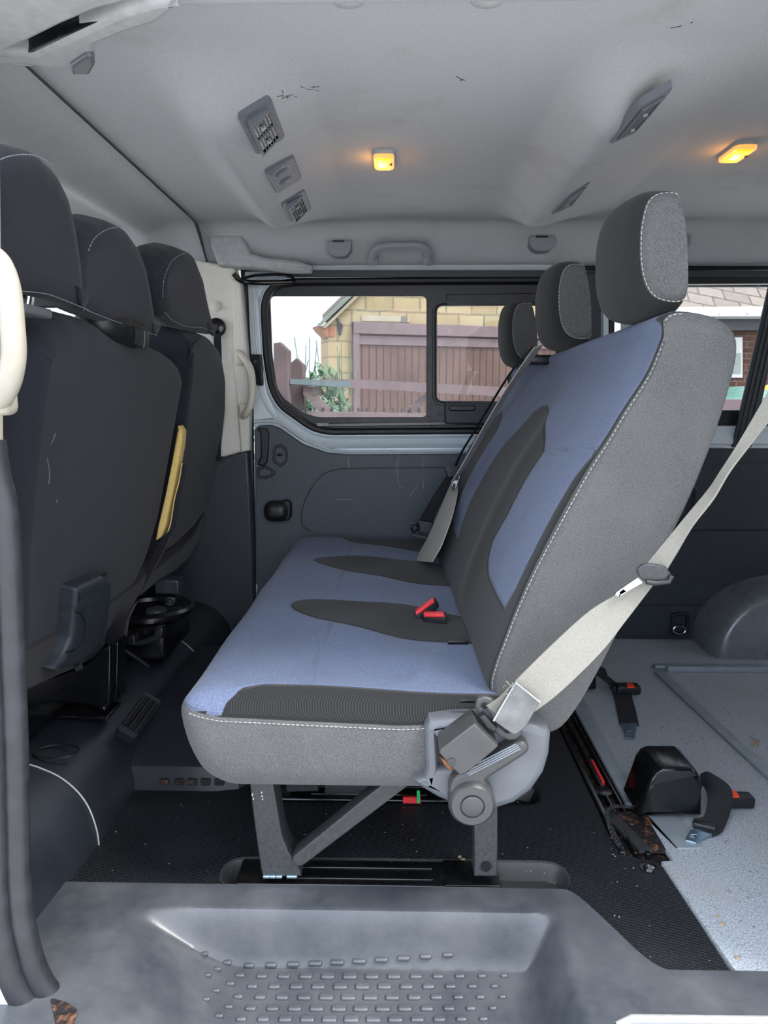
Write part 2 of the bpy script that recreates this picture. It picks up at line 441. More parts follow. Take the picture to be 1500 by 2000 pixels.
# --- rubber floor mat with two long recesses for the bench rails
def rubber_mat():
    m = N('ribbed_rubber_mat')
    br = m.n('TexBrick'); br.offset = .5; br.inputs['Scale'].default_value = 1; br.inputs['Mortar Size'].default_value = .0011
    br.inputs['Mortar Smooth'].default_value = .6; br.inputs['Brick Width'].default_value = .016; br.inputs['Row Height'].default_value = .0062
    m.l(m.map((1, 1, 1), (0, 0, .35)), br.inputs['Vector'])
    d = m.noise(7, 5, .6); g = m.noise(500, 2)
    c = m.mix(m.mr(d, .45, .8, 0, .6), (7, 11, 17), (19, 26, 35)); c = m.mix(m.math('MULTIPLY', br.outputs['Fac'], m.mr(g, .45, .7, 0, .7)), c, (74, 80, 88))
    m.set(c, m.mr(d, .3, .7, .5, .7), 0, .4); b = m.bump(br.outputs['Fac'], .9, .0014); m.bump(g, .2, .0005, b); return m.m
M['mat'] = rubber_mat()
def slot(x0, x1, y0, y1): return rrect(x0, y0, x1, y1, (y1 - y0) * .49, 8)
S1 = slot(PZ(428, 1712, 0).x, PZ(1108, 1700, 0).x, 1.128, 1.215)
S2 = slot(PZ(428, 1712, 0).x + .0, PZ(1108, 1700, 0).x, 1.40, 1.485)
ext = [(-.62, 2.47), (-.62, 1.0)] + [tuple(p) for p in cr([(-.60, 1.0), (-.59, 1.09)], 2)]
edge = XYz([(80, 1858), (132, 1745)], 0)
mat_out = [(-.62, 2.45), (-.62, .95), (.6, .95), (.6, .95), (.497, .958), (.482, 1.208), (.43, 1.25), (.43, 2.45)]
mat_out = [(-.62, 2.45), (-.62, .96), (-.60, 1.10), (.22, 1.12), (.30, 1.12), (.345, 1.05), (.40, .955), (.499, .952), (.483, 1.212), (.462, 1.222), (.43, 1.232), (.415, 1.30), (.418, 2.45)]
floor = MB().plate(mat_out, [S1, S2], (0, 0, 0), (1, 0, 0), (0, 1, 0), (0, 0, -1), th=.006).build('floor', M['mat']); struct(floor)
for k, (sl_, nm) in enumerate(((S1, 'near'), (S2, 'far'))):
    lo = (min(p[0] for p in sl_), min(p[1] for p in sl_)); hi = (max(p[0] for p in sl_), max(p[1] for p in sl_))
    cx, cy, a, b = (lo[0] + hi[0]) / 2, (lo[1] + hi[1]) / 2, (hi[0] - lo[0]) / 2, (hi[1] - lo[1]) / 2
    mb = MB(); n = 64; rings = [(.0, .001), (.004, -.001), (.012, -.022), (.016, -.03)]
    for off, z in rings:
        for p in resample(slot(lo[0] + off - .001, hi[0] - off + .001, lo[1] + off - .001, hi[1] - off + .001), n): mb.v.append(Vector((p.x, p.y, z)))
    for i in range(len(rings) - 1):
        for j in range(n): mb.f.append((i * n + j, i * n + (j + 1) % n, (i + 1) * n + (j + 1) % n, (i + 1) * n + j))
    mb.f.append(tuple((len(rings) - 1) * n + j for j in range(n)))
    struct(mb.build('floor_recess', M['lever'] if k == 0 else M['darker']))
struct(MB().box((XF, 1.10, -.05), (XR, YW + .06, -.032)).build('floor_pan', M['gloss']))
# --- grey plywood load floor with aluminium strips
def lino():
    m = N('speckled_grey_lino'); f = m.noise(330, 3, .7); a = m.noise(6, 5, .6); s_ = m.noise(120, 2, .6)
    c = m.mix(m.mr(f, .35, .6), (116, 124, 133), (174, 181, 188)); c = m.mix(m.mr(s_, .62, .72, 0, .6), c, (78, 83, 90))
    c = m.mix(m.mr(a, .55, .8, 0, .55), c, (150, 142, 130)); m.set(c, .6, 0, .4); m.bump(f, .4, .0008); return m.m
M['lino'] = lino()
hatch = XYz([(1283, 1305), (1700, 1306), (1900, 1800), (1560, 1560)], .008)
struct(MB().plate([(.505, .93), (2.28, .93), (2.28, YW), (.50, YW), (.50, 1.95), (.497, 1.60), (.507, 1.40), (.507, 1.215), (.485, 1.212)], [], (0, 0, .006), (1, 0, 0), (0, 1, 0), (0, 0, -1), th=.012, bev=.002).build('floor', M['lino']))
# floor channel between mat and load floor, rust and debris
def grime():
    m = N('dirty_channel'); a = m.noise(70, 5, .7); b = m.noise(25, 4)
    c = m.ramp(a, [(.3, (10, 10, 12)), (.52, (24, 22, 24)), (.62, (92, 60, 44)), (.75, (150, 120, 96))]); m.set(c, .6); m.bump(a, .8, .004); return m.m
M['grime'] = grime()
struct(MB().box((.405, 1.21, -.03), (.56, 2.45, -.012)).build('floor_channel', M['grime']))
t = thing('floor_rail', 'long black metal seat rail channel with dirt running between the rubber mat and grey floor', 'rail', (.45, 1.6, -.012))
MB().box((.418, 1.24, -.012), (.430, 2.44, .004), .002).build('rail_edge', M['gloss'], t)
MB().box((.445, 1.24, -.012), (.452, 2.44, .003), .002).build('rail_edge', M['gloss'], t)
MB().box((.468, 1.24, -.012), (.476, 2.44, .001), .002).build('rail_edge', M['gloss'], t)
MB().box((.456, 1.50, -.012), (.463, 1.60, .0), .002).build('red_strip', M['red'], t)
tag(MB().add([(.478, 1.40, .0), (.506, 1.40, .0), (.53, 2.2, .0), (.485, 2.2, .0), (.478, 1.40, .009), (.506, 1.40, .009), (.53, 2.2, .009), (.485, 2.2, .009)],
    [(0, 1, 2, 3), (4, 5, 6, 7), (0, 1, 5, 4), (1, 2, 6, 5), (2, 3, 7, 6), (3, 0, 4, 7)]).build('edge_strip', M['alu'], smooth=0), 'flat metal edge strip along the grey floor beside the dirty channel', 'strip')
# rusty end of the channel by the belt box
t = thing('rusty_rail_end', 'rusty cut end of the floor channel in front of the black belt box', 'rail', (.47, 1.26, 0))
for a, b, m_, z in ((1236, 1262, 'steel', .003), (1262, 1306, 'grime', .004), (1308, 1328, 'rust', .006)):
    p0, p1 = PZ(a - 62, 1588, 0), PZ(b - 62, 1588, 0); q0, q1 = PZ(a + 12, 1662, 0), PZ(b + 12, 1662, 0)
    vs = [(p.x, p.y, zz) for zz in (-.005, z) for p in (p0, p1, q1, q0)]
    MB().add(vs, [(0, 1, 2, 3), (4, 5, 6, 7), (0, 1, 5, 4), (1, 2, 6, 5), (2, 3, 7, 6), (3, 0, 4, 7)]).build('rail_strip', M[m_], t, smooth=0)
p = [PZ(1256, 1588, 0), PZ(1312, 1585, 0), PZ(1370, 1664, 0), PZ(1325, 1665, 0)]
MB().add([(q.x, q.y, z) for z in (.006, .010) for q in p], [(0, 1, 2, 3), (4, 5, 6, 7), (0, 1, 5, 4), (1, 2, 6, 5), (2, 3, 7, 6), (3, 0, 4, 7)]).build('metal_plate', M['alu'], t, smooth=0)
# aluminium hatch frame on the load floor
t = thing('floor_hatch_frame', 'aluminium angle frame of a hatch let into the grey load floor', 'frame', (.9, 1.9, .006))
a0, a1 = PZ(1278, 1303, .01), PZ(1700, 1303, .01)
MB().box((a0.x, a0.y - .008, .006), (2.0, a0.y + .018, .016), .003).build('frame_strip', M['alu'], t)
q0, q1 = PZ(1285, 1312, .01), PZ(1500, 1512, .01); d = (q1 - q0).normalized(); q2 = q0 + d * 1.25; sd_ = Vector((d.y, -d.x, 0)) * .013
MB().add([q0 - sd_, q0 + sd_, q2 + sd_, q2 - sd_] + [v + Vector((0, 0, .006)) for v in (q0 - sd_, q0 + sd_, q2 + sd_, q2 - sd_)], [(0, 1, 2, 3), (4, 5, 6, 7), (0, 1, 5, 4), (1, 2, 6, 5), (2, 3, 7, 6), (3, 0, 4, 7)]).build('frame_strip', M['alu'], t, smooth=0)
MB().box((a0.x + .03, a0.y - .034, .0062), (2.0, a0.y - .006, .024), .002).build('frame_strip', M['alu'], t)
for px, py in ((1337, 1350), (1368, 1388), (1408, 1412), (1470, 1440)):
    s_ = PZ(px, py, .012); MB().lathe([(.0045, 0), (.0045, .002), (.002, .0035)], (s_.x, s_.y, .010), n=12).build('screw', M['chrome'], t)

# --- plastic entry step: a heightfield with the stepped well
poly = XYz([(262, 1790), (1072, 1778)], 0)
xl, xr_, yt = poly[0][0], poly[1][0], (poly[0][1] + poly[1][1]) / 2
def step_z(x, y):
    # well: below the edge y < yt; left flank slopes wide, right flank narrow
    d_top = yt - y
    d_l = (x - xl) - max(0, d_top) * .0
    k = sst(0, .030, d_top) * sst(-.01, .20, x - xl + .35 * max(0, -(d_top - .06))) * sst(-.004, .055, (xr_ + .005) - x)
    z = .008 - .088 * k
    # outer lip falls away
    z -= .03 * sst(.83, .80, y)
    return z
def near_edge(x):   # inner boundary of the step panel along y
    if x < .288: return 1.137
    if x > .42: return .962
    return 1.137 - .175 * sst(.285, .405, x)
mb = MB(); nu, nv = 230, 90
for i in range(nu + 1):
    x = -.64 + 1.9 * (i / nu)
    ye = near_edge(x)
    for j in range(nv + 1):
        y = .80 + (ye - .80) * (j / nv); z = step_z(x, y) - .010 * sst(.008, 0, ye - y)
        xx = x
        mb.v.append(Vector((xx, y, z)))
for i in range(nu):
    for j in range(nv):
        a = i * (nv + 1) + j; mb.f.append((a, a + nv + 1, a + nv + 2, a + 1))
# raised grip studs
random.seed(3)
for r_, py in enumerate((1889, 1908, 1928, 1949, 1971, 1992)):
    base = PZ(760, py, -.08)
    for k in range(-9, 9):
        px = 745 + (k + (.5 if r_ % 2 else 0)) * 43 + (r_ % 3) * 3
        if px < 400 or px > 985: continue
        q = PZ(px, py, -.08); s_ = 1 - .62 * min(1, abs(px - 690) / 330) ** 1.6
        zz = step_z(q.x, q.y)
        if zz > -.055: continue
        mb.box((q.x - .0115 * s_, q.y - .0062 * s_, zz - .003), (q.x + .0115 * s_, q.y + .0062 * s_, zz + .005), .0030)
def scuffed():
    m = N('scuffed_step_plastic'); a = m.noise(7, 5, .65); g = m.noise(520, 2)
    v = m.map((3, 40, 3), (0, 0, .6)); s1 = m.noise(14, 6, .75, v, 1.5); v2 = m.map((30, 4, 3), (0, 0, .5)); s2 = m.noise(12, 6, .75, v2, 1.5)
    c = m.mix(m.mr(a, .35, .7), (52, 57, 64), (80, 83, 88)); sc = m.math('MAXIMUM', m.mr(s1, .64, .74), m.mr(s2, .66, .76))
    c = m.mix(m.math('MULTIPLY', sc, .38), c, (140, 138, 130)); m.set(c, m.mr(a, .3, .7, .30, .44), 0, .6); m.bump(g, .3, .0006); return m.m
M['scuff'] = scuffed()
struct(mb.build('floor_step', M['scuff'], smooth=40))
q = [PZ(1205, 1990, .012), PZ(1500, 1988, .012)]
tag(MB().tube([(q[0].x, q[0].y - .004, .004), (q[0].x + .02, q[0].y, .012), (1.2, q[1].y, .012)], .006, 10).build('sill_strip', M['trim_light']), 'pale rounded strip along the outer edge of the entry step', 'strip')
# clip hole in the step's front corner
tag(MB().plate(rp(XYz([(98, 1948), (135, 1958), (152, 1972), (140, 2010), (110, 2005)], .01), .006), [], (0, 0, .0095), (1, 0, 0), (0, 1, 0), (0, 0, -1), th=.002).build('step_recess_cover', M['grime']), 'small dirty corner recess in the grey step beside the door seal', 'recess')

# --- outer sill body below the step, near walls and roof
struct(MB().box((XF, .70, -.42), (XR, .93, -.16), .01).build('sill_body', M['silver']))
# --- ceiling: headlining with two dropped duct ribs
def ceil_z(x, y):
    z = 1.383
    for xa, xm, xb in ((-.46, -.345, -.15), (.27, .385, .60)):
        k = sst(1.18, 1.42, y) * sst(2.34, 2.12, y)
        d = (sst(xa, xm, x) if x < xm else max(0, (xb - x) / (xb - xm))) if xa < x < xb else 0
        if x > xm and d: d = d if d < .9 else .9 + (d - .9) * .5
        z -= .062 * d * k
    z -= .105 * sst(2.30, 2.46, y) ** 1.2 * 1.0
    z -= .055 * sst(1.08, .955, y)
    # recesses around the hooks and handle on the far cove
    z += .0
    return z
def cz(x, y): return ceil_z(x, y)
mb = MB().grid(230, 150, lambda u, v: (lambda x, y: (x, y, ceil_z(x, y)))((-.60 - .03 * v) + 2.9 * u, .93 + 1.535 * v))
ceiling = mb.build('ceiling', M['head'], smooth=60); struct(ceiling)
def front_z(x, y):
    z = 1.372 - .105 * sst(2.25, 2.46, y) - .055 * sst(1.08, .955, y)
    z -= .030 * math.exp(-((x + .78) / .06) ** 2) - .02 * sst(-.85, -1.1, x)
    return z
fx = lambda v: -.60 - .03 * v
mb = MB().grid(100, 100, lambda u, v: (lambda y: (lambda x: (x, y, front_z(x, y) + (.004 if u < .004 else 0)))(fx((y - .93) / 1.53) - 1.15 * u))(.93 + 1.535 * v))
M['head2'] = M['head']
struct(mb.build('ceiling', M['head'], smooth=60))
struct(MB().box((XF - .2, .86, 1.40), (XR, 2.62, 1.43), .01).build('roof', M['silver']))
struct(MB().box((XF, .87, 1.33), (XR, .935, 1.41), .01).build('roof_rail', M['silver']))
struct(MB().box((XF, YW + .05, 1.27), (XR, YW + .12, 1.41), .01).build('roof_rail', M['silver']))
# stains on the headlining
random.seed(11)
for (px, py, n_, L) in ((562, 178, 9, .012), (600, 176, 5, .012), (910, 162, 3, .01), (1340, 55, 2, .02)):
    mb = MB()
    for k in range(n_):
        a_ = PZ(px + random.uniform(-14, 14), py + random.uniform(-5, 5), 1.378); b_ = a_ + Vector((random.uniform(-1, 1), random.uniform(-1, 1), 0)) * L
        za, zb = ceil_z(a_.x, a_.y), ceil_z(b_.x, b_.y)
        mb.tube([(a_.x, a_.y, za), ((a_.x + b_.x) / 2, (a_.y + b_.y) / 2 + .001, (za + zb) / 2), (b_.x, b_.y, zb)], .0007, 5)
    mb.build('scuff_mark', M['grime'], ceiling)

# --- far sliding door: silver inner skin, window, trim panel
door = thing('door_1', None, None, (-.1, YW, 0)); struct(door)
# silver door skin with opening for the window
op = [(511, 600), (519, 570), (540, 551), (575, 546), (1060, 543), (1092, 552), (1102, 590), (1100, 845), (640, 848), (608, 840), (545, 795), (527, 760), (517, 700)]
opr = rp(XZ(op, 2.47), .03)
skin = [(478, 530), (1140, 527), (1140, 1262), (500, 1262), (496, 830), (484, 700)]
MB().plate(XZ(skin, 2.475), [opr], (0, 2.475, 0), th=.03, bev=.003).build('door_skin', M['silver'], door)
# raised rolled lip around the window
def band(pts, y0, prof, mat, name, parent, n=200):
    """sweep a small profile around a closed outline given in picture points at depth y0; prof: (outward px metres, depth)"""
    P = resample(pts, n); mb = MB(); m = len(prof)
    for i in range(n):
        t_ = (P[(i + 1) % n] - P[i - 1]); t_.normalize(); nn = Vector((t_[1], -t_[0]))
        for o_, d_ in prof: mb.v.append(Vector((P[i][0] + nn.x * o_, y0 + d_, P[i][1] + nn.y * o_)))
    for i in range(n):
        for j in range(m - 1): mb.f.append((i * m + j, i * m + j + 1, ((i + 1) % n) * m + j + 1, ((i + 1) % n) * m + j))
    return mb.build(name, mat, parent)
ccw = lambda P: P if sum(P[i - 1][0] * P[i][1] - P[i][0] * P[i - 1][1] for i in range(len(P))) > 0 else P[::-1]
OPR = ccw(opr)
band(OPR, 2.47, [(.050, .006), (.046, -.006), (.036, -.012), (.028, -.004), (.018, .004), (.006, -.012), (.0, -.012), (-.002, .01)], M['silver'], 'rolled_lip', door)
band(OPR, 2.465, [(.004, .01), (.003, -.008), (-.004, -.014), (-.013, -.014), (-.019, -.006), (-.02, .012)], M['rubber'], 'window_rubber', door)
# window frame with two openings
win = thing('window_1', None, None, (.05, 2.475, .8)); struct(win)
h1 = rp(XZ([(527, 578), (833, 578), (833, 815), (620, 815), (592, 806), (553, 777), (540, 756), (531, 690)], 2.48), .018)
h2 = rp(XZ([(853, 598), (1085, 596), (1085, 784), (853, 783)], 2.48), .022)
outerw = [(p[0], p[1]) for p in opr]
MB().plate(outerw, [h1, h2], (0, 2.478, 0), th=.016, bev=.002).build('window_frame', M['darker'], win)
band(ccw(h2), 2.475, [(.016, .004), (.014, -.006), (.008, -.006), (.0075, -.001), (.004, -.004), (.0, -.004), (-.001, .004)], M['darker'], 'sliding_pane_frame', win)
MB().plate([(p[0], p[1]) for p in rp(XZ([(519, 570), (843, 568), (843, 823), (620, 823), (588, 812), (545, 785), (532, 756), (523, 690)], 2.49), .02)], [], (0, 2.490, 0), th=.003).build('window_pane', M['glass'], win)
MB().plate(rp(XZ([(845, 590), (1092, 590), (1092, 792), (845, 792)], 2.486), .015), [], (0, 2.486, 0), th=.003).build('window_pane', M['glass'], win)
MB().wall([(618, 827), (985, 822), (985, 829), (618, 834)], 2.470, .012, .002).build('slide_track', M['gloss'], win)
MB().wall([(618, 826), (642, 826), (642, 833), (618, 833)], 2.466, .012, .003).build('track_clip', M['trim_light'], win)
MB().wall([(872, 575), (1065, 572), (1065, 597), (872, 597)], 2.470, .012, .003).build('upper_guide', M['darker'], win)
lt_ = MB().wall([(869, 787), (1010, 786), (1010, 828), (869, 828)], 2.452, .03, .005, r=.006).build('window_latch', M['dark'], win)
MB().wall([(878, 792), (927, 791), (930, 797), (926, 803), (880, 803), (876, 797)], 2.446, .012, .004).build('latch_grip', M['darker'], lt_)
mb = MB(); mb.tube([PY(889, 808, 2.4515), PY(892, 813, 2.4515), PY(898, 814, 2.4515)], .0012, 6); mb.tube([PY(903, 809, 2.4515), PY(905, 815, 2.4515), PY(908, 810, 2.4515)], .001, 6); mb.tube([PY(909, 814, 2.4515), PY(913, 810, 2.4515)], .001, 6)
mb.build('latch_symbol', M['darker'], lt_)
# trim panel of the door
tp = [(497, 1216), (493, 838), (500, 830), (530, 829), (545, 834), (590, 865), (640, 882), (680, 886), (1140, 884), (1140, 1216)]
band(ccw(rp(XZ([(490, 1300), (490, 826), (503, 822), (532, 821), (550, 827), (600, 862), (645, 879), (680, 882), (1140, 880), (1140, 1300)], 2.455), .012)), 2.455, [(.004, .02), (.003, -.004), (0, -.006), (-.004, -.004), (-.006, .012)], M['silver'], 'panel_flange', door)
pn = MB().plate(rp(XZ([(499, 1262), (498, 838), (504, 831), (530, 830), (546, 836), (592, 868), (640, 885), (680, 888), (1150, 886), (1150, 1262)], 2.448), .012), [], (0, 2.448, 0), th=.02, bev=.004).build('trim_panel', M['door'], door)
# pressed line and bay in the trim
ln = cr([PY(a, b, 2.4478) for a, b in ((885, 913), (700, 915), (655, 918), (628, 929), (607, 955), (593, 985), (588, 1010), (592, 1028), (608, 1038))], 8)
MB().tube(ln, .0022, 6).build('pressed_line', M['darker'], pn)
# pull handle, lock knob, pocket, door stop
MB().wall([(503, 836), (521, 836), (525, 850), (523, 890), (522, 903), (514, 911), (504, 908), (504, 900), (509, 893), (508, 845), (503, 842)], 2.436, .02, .005).build('pull_handle', M['darker'], pn)
f = MB().plate(rp(XZ([(532, 880), (536, 871), (548, 867), (558, 873), (562, 888), (560, 902), (549, 913), (537, 905), (531, 897), (534, 888)], 2.444), .004), [rp(XZ([(537, 882), (540, 875), (549, 872), (556, 879), (558, 888), (556, 900), (548, 907), (540, 901), (537, 895), (539, 888)], 2.444), .004)], (0, 2.442, 0), th=.008, bev=.002).build('lock_surround', M['darker'], pn)
MB().obox(PY(547, 888, 2.440), (.009, .006, .0035), None, .003).build('lock_knob', M['gloss'], f)
MB().plate(rp(XZ([(502, 913), (520, 909), (537, 920), (537, 928), (520, 936), (503, 934), (501, 925)], 2.444), .006), [rp(XZ([(507, 918), (519, 914), (530, 921), (530, 926), (519, 930), (507, 929)], 2.444), .004)], (0, 2.443, 0), th=.008, bev=.002).build('pocket_rim', M['darker'], pn)
st = rbox(PY(541, 998, 2.43), (.044, .035, .036), (.03, .03, .03), .008).build('door_stop', M['darker'], pn, smooth=60)
MB().wall([(553, 977), (564, 978), (568, 985), (568, 1010), (563, 1017), (553, 1018)], 2.410, .035, .006).build('stop_face', M['rubber'], st)
# scratches on the door trim
mb = MB()
for pts in (((680, 893), (681, 917)), ((778, 888), (777, 940), (780, 950), (787, 952)), ((825, 890), (826, 915)), ((826, 935), (827, 955)), ((655, 975), (688, 976)), ((800, 970), (806, 960), (816, 950)), ((775, 900), (774, 926))):
    mb.tube([PY(a, b, 2.4476) for a, b in pts], .0009, 5)
mb.build('scratches', M['trim_light'], pn)
# sealed gap strip between pillar and door
struct(MB().tube([PY(478, 548, 2.44), PY(482, 640, 2.44), PY(489, 760, 2.44), PY(491, 900, 2.44), PY(496, 1215, 2.44)], .010, 10).build('door_seal', M['rubber']))
MB().wall([(486, 826), (492, 826), (497, 1130), (502, 1145), (497, 1216), (492, 1216)], 2.441, .02, .002).build('pillar_flange', M['silver'], door)
# wide silver post left of the window
MB().wall([(476, 556), (500, 556), (506, 600), (512, 700), (522, 770), (545, 815), (500, 822), (492, 822), (486, 760), (480, 640)], 2.462, .02, .006).build('door_post', M['silver'], door)
MB().tube([PY(495, 556, 2.46), PY(499, 650, 2.46), PY(507, 730, 2.46)], .0035, 8).build('post_ridge', M['silver'], door)
st = MB().wall([(489, 692), (510, 692), (514, 750), (512, 754), (494, 751)], 2.445, .02, .003, r=.004).build('striker_plate', M['gloss'], door)
MB().lathe([(.007, 0), (.007, .003), (.003, .004)], PY(496, 706, 2.4452), (0, -1, 0), 16).build('striker_bolt', M['darker'], st)
MB().lathe([(.006, 0), (.006, .003)], PY(499, 740, 2.4452), (0, -1, 0), 16).build('striker_bolt', M['darker'], st)
# head rail above the doors: black gap, grey lip, pale line
def rail(y0p, y1p, Y, th, mat, name, x0=478, x1=1700, b=.002):
    struct(MB().wall([(x0, y0p), (x1, y0p - .002 * 0), (x1, y1p), (x0, y1p)], Y, th, b).build(name, mat))
rail(519, 560, 2.50, .02, M['darker'], 'trim_3', 470)
rail(528, 541, 2.452, .03, M['dark'], 'trim_4', 560)
rail(543, 546, 2.46, .02, M['silver'], 'trim_5', 560)
# black check strap arm at the top of the B pillar
t = thing('door_slide_arm', 'black door slide arm under the ceiling at the top of the pale pillar', 'arm', PY(520, 548, 2.40))
MB().tube(cr([PY(456, 534, 2.36), PY(470, 548, 2.37), (PY(500, 552, 2.40)), PY(570, 551, 2.44)], 6), .008, 10, flat=1.0).build('arm', M['gloss'], t)
MB().tube(cr([PY(470, 546, 2.38), PY(500, 538, 2.40), PY(560, 537, 2.42), PY(575, 548, 2.44)], 6), .005, 8).build('bracket', M['gloss'], t)

# --- quarter panel and window behind the bench
qw = thing('window_2', None, None, (1.4, 2.48, .8)); struct(qw)
q_out = XZ([(1140, 530), (1760, 524), (1760, 872), (1140, 872)], 2.47)
q_h = rp(XZ([(1196, 556), (1740, 552), (1740, 802), (1196, 802)], 2.47), .02)
qd = MB().plate(q_out, [q_h], (0, 2.47, 0), th=.03, bev=.003).build('wall_side', M['silver']); struct(qd)
q_f = rp(XZ([(1190, 535), (1760, 530), (1760, 832), (1190, 832)], 2.462), .02)
q_h2 = rp(XZ([(1300, 555), (1492, 553), (1492, 800), (1300, 802)], 2.462), .008)
q_h3 = rp(XZ([(1202, 560), (1270, 560), (1270, 800), (1202, 800)], 2.462), .008)
q_h4 = rp(XZ([(1510, 555), (1745, 553), (1745, 800), (1510, 800)], 2.462), .008)
MB().plate(q_f, [rp(XZ([(1200, 556), (1745, 552), (1745, 800), (1200, 802)], 2.462), .015)], (0, 2.458, 0), th=.02, bev=.003).build('window_frame', M['darker'], qw)
MB().plate(q_f, [], (0, 2.484, 0), th=.003).build('window_pane', M['glass'], qw)
MB().plate(XZ([(1178, 560), (1188, 560), (1188, 690), (1178, 690)], 2.452), [], (0, 2.45, 0), th=.01, bev=.002).build('frame_post', M['silver'], qw)
# leaning ribbed guide across the quarter window
bar = [(1499, 575), (1530, 575), (1463, 872), (1432, 872)]
b_ = MB().wall([(1502, 560), (1540, 560), (1468, 874), (1430, 874)], 2.435, .012, .003).build('window_guide', M['dark'], qw)
for k in (.25, .5, .75):
    a0, a1 = PY(1502 + 38 * k, 560, 2.434), PY(1430 + 38 * k, 874, 2.434); MB().tube([a0, a1], .003, 6).build('guide_rib', M['darker'], b_)
# silver waist below the quarter window (rolled)
def roll(x0, x1, zs, name, mat, parent=None):
    mb = MB(); P = zs
    for x in (x0, x1):
        for y, z in P: mb.v.append(Vector((x, y, z)))
    n = len(P)
    for j in range(n - 1): mb.f.append((j, j + 1, n + j + 1, n + j))
    return mb.build(name, mat, parent)
za, zb = PY(1400, 832, 2.46).z, PY(1400, 874, 2.45).z
struct(roll(PY(1160, 850, 2.46).x, 2.3, [(2.47, za + .004), (2.447, za), (2.452, za - .02), (2.438, (za + zb) / 2 - .01), (2.437, zb + .014), (2.445, zb + .008), (2.440, zb + .004), (2.440, zb)], 'trim_1', M['silver']))
# silver waist under the sliding door window, same rolled section
za, zb = PY(900, 843, 2.46).z, PY(900, 884, 2.45).z
0 and roll(PY(650, 850, 2.46).x, PY(1150, 850, 2.46).x, [(2.468, za + .004), (2.452, za), (2.456, za - .018), (2.444, (za + zb) / 2 - .01), (2.443, zb + .014), (2.449, zb + .008), (2.446, zb + .003), (2.447, zb)], 'waist', M['silver'], door)
struct(MB().wall([(1110, 532), (1175, 532), (1175, 872), (1110, 872)], 2.445, .03, .006).build('pillar_side', M['dark']))
# dark rear lining
ql = MB().plate([(PY(1150, 1000, 2.445).x, .0), (2.3, .0), (2.3, PY(1400, 876, 2.445).z), (PY(1150, 876, 2.445).x, PY(1150, 876, 2.445).z)], [], (0, 2.445, 0), th=.03, bev=.002).build('wall_right', M['dark']); struct(ql)
MB().plate(XZ([(1150, 908), (1700, 905), (1700, 1034), (1150, 1034)], 2.440), [rp(XZ([(1240, 950), (1352, 950), (1361, 958), (1352, 1012), (1330, 1024), (1240, 1024)], 2.440), .012)], (0, 2.437, 0), th=.01, bev=.002).build('upper_lining', M['dark'], ql)
MB().plate(XZ([(1150, 1038), (1700, 1036), (1700, 1180), (1150, 1180)], 2.440), [], (0, 2.438, 0), th=.01, bev=.002).build('lower_lining', M['dark'], ql)
MB().plate(XZ([(1150, 1183), (1700, 1183), (1700, 1243), (1150, 1243)], 2.440), [], (0, 2.439, 0), th=.01, bev=.002).build('skirting', M['dark'], ql)
MB().plate(rp(XZ([(1236, 945), (1352, 945), (1364, 956), (1355, 1016), (1332, 1029), (1236, 1029)], 2.43), .014), [rp(XZ([(1236, 952), (1350, 952), (1357, 958), (1349, 1012), (1330, 1022), (1236, 1022)], 2.43), .012)], (0, 2.433, 0), th=.01, bev=.003).build('pocket_rim', M['darker'], ql)
# tie-down ring in its cup
t = thing('tie_down_ring', 'chrome lashing ring in a black cup on the dark lining near the wheel arch', 'ring', PY(1327, 1240, 2.43))
MB().plate(rrect(PY(1309, 1240, 2.43).x, PY(1309, 1240, 2.43).z, PY(1346, 1197, 2.43).x, PY(1346, 1197, 2.43).z, .015), [rrect(PY(1314, 1236, 2.43).x, PY(1314, 1236, 2.43).z, PY(1341, 1202, 2.43).x, PY(1341, 1202, 2.43).z, .011)], (0, 2.424, 0), th=.014, bev=.003).build('cup', M['darker'], t)
MB().tube([PY(1327 + 12 * math.cos(q), 1230 + 8 * math.sin(q), 2.418) for q in [i * math.pi / 8 for i in range(16)]], .0035, 8, closed=True).build('ring', M['chrome'], t)
# wheel arch: silver dome
def arch():
    mb = MB(); c = PY(1500, 1280, 2.45); cx = 1.33; n = 48; k = 12
    for i in range(n + 1):
        q = math.pi * i / n
        for j in range(k + 1):
            s_ = j / k; r = .345 - .05 * (s_ ** 3)
            y = 2.45 - .20 * math.sin(s_ * math.pi / 2)
            rr = r if j < k else r
            mb.v.append(Vector((cx - .30 * math.cos(q) * (1 - .13 * s_ ** 4), y, .006 + .24 * math.sin(q) ** .8 * (1 - .13 * s_ ** 4) if 0 < q < math.pi - 1e-6 else .006)))
        for j in range(1, 6):
            s_ = 1 - j / 5; mb.v.append(Vector((cx - .30 * math.cos(q) * .87 * s_, 2.45 - .20 - .012 * (1 - s_), .006 + (.24 * math.sin(q) ** .8 * .87 * s_ if 0 < q < math.pi - 1e-6 else 0))))
    m = k + 6
    for i in range(n):
        for j in range(m - 1): mb.f.append((i * m + j, i * m + j + 1, (i + 1) * m + j + 1, (i + 1) * m + j))
    return mb
tag(arch().build('wheel_arch', plain('wheel_arch_paint', (128, 134, 138), .3, .3, var=.05, nscale=14), smooth=60), 'rounded silver metal wheel arch bulging over the grey load floor', 'wheel arch')

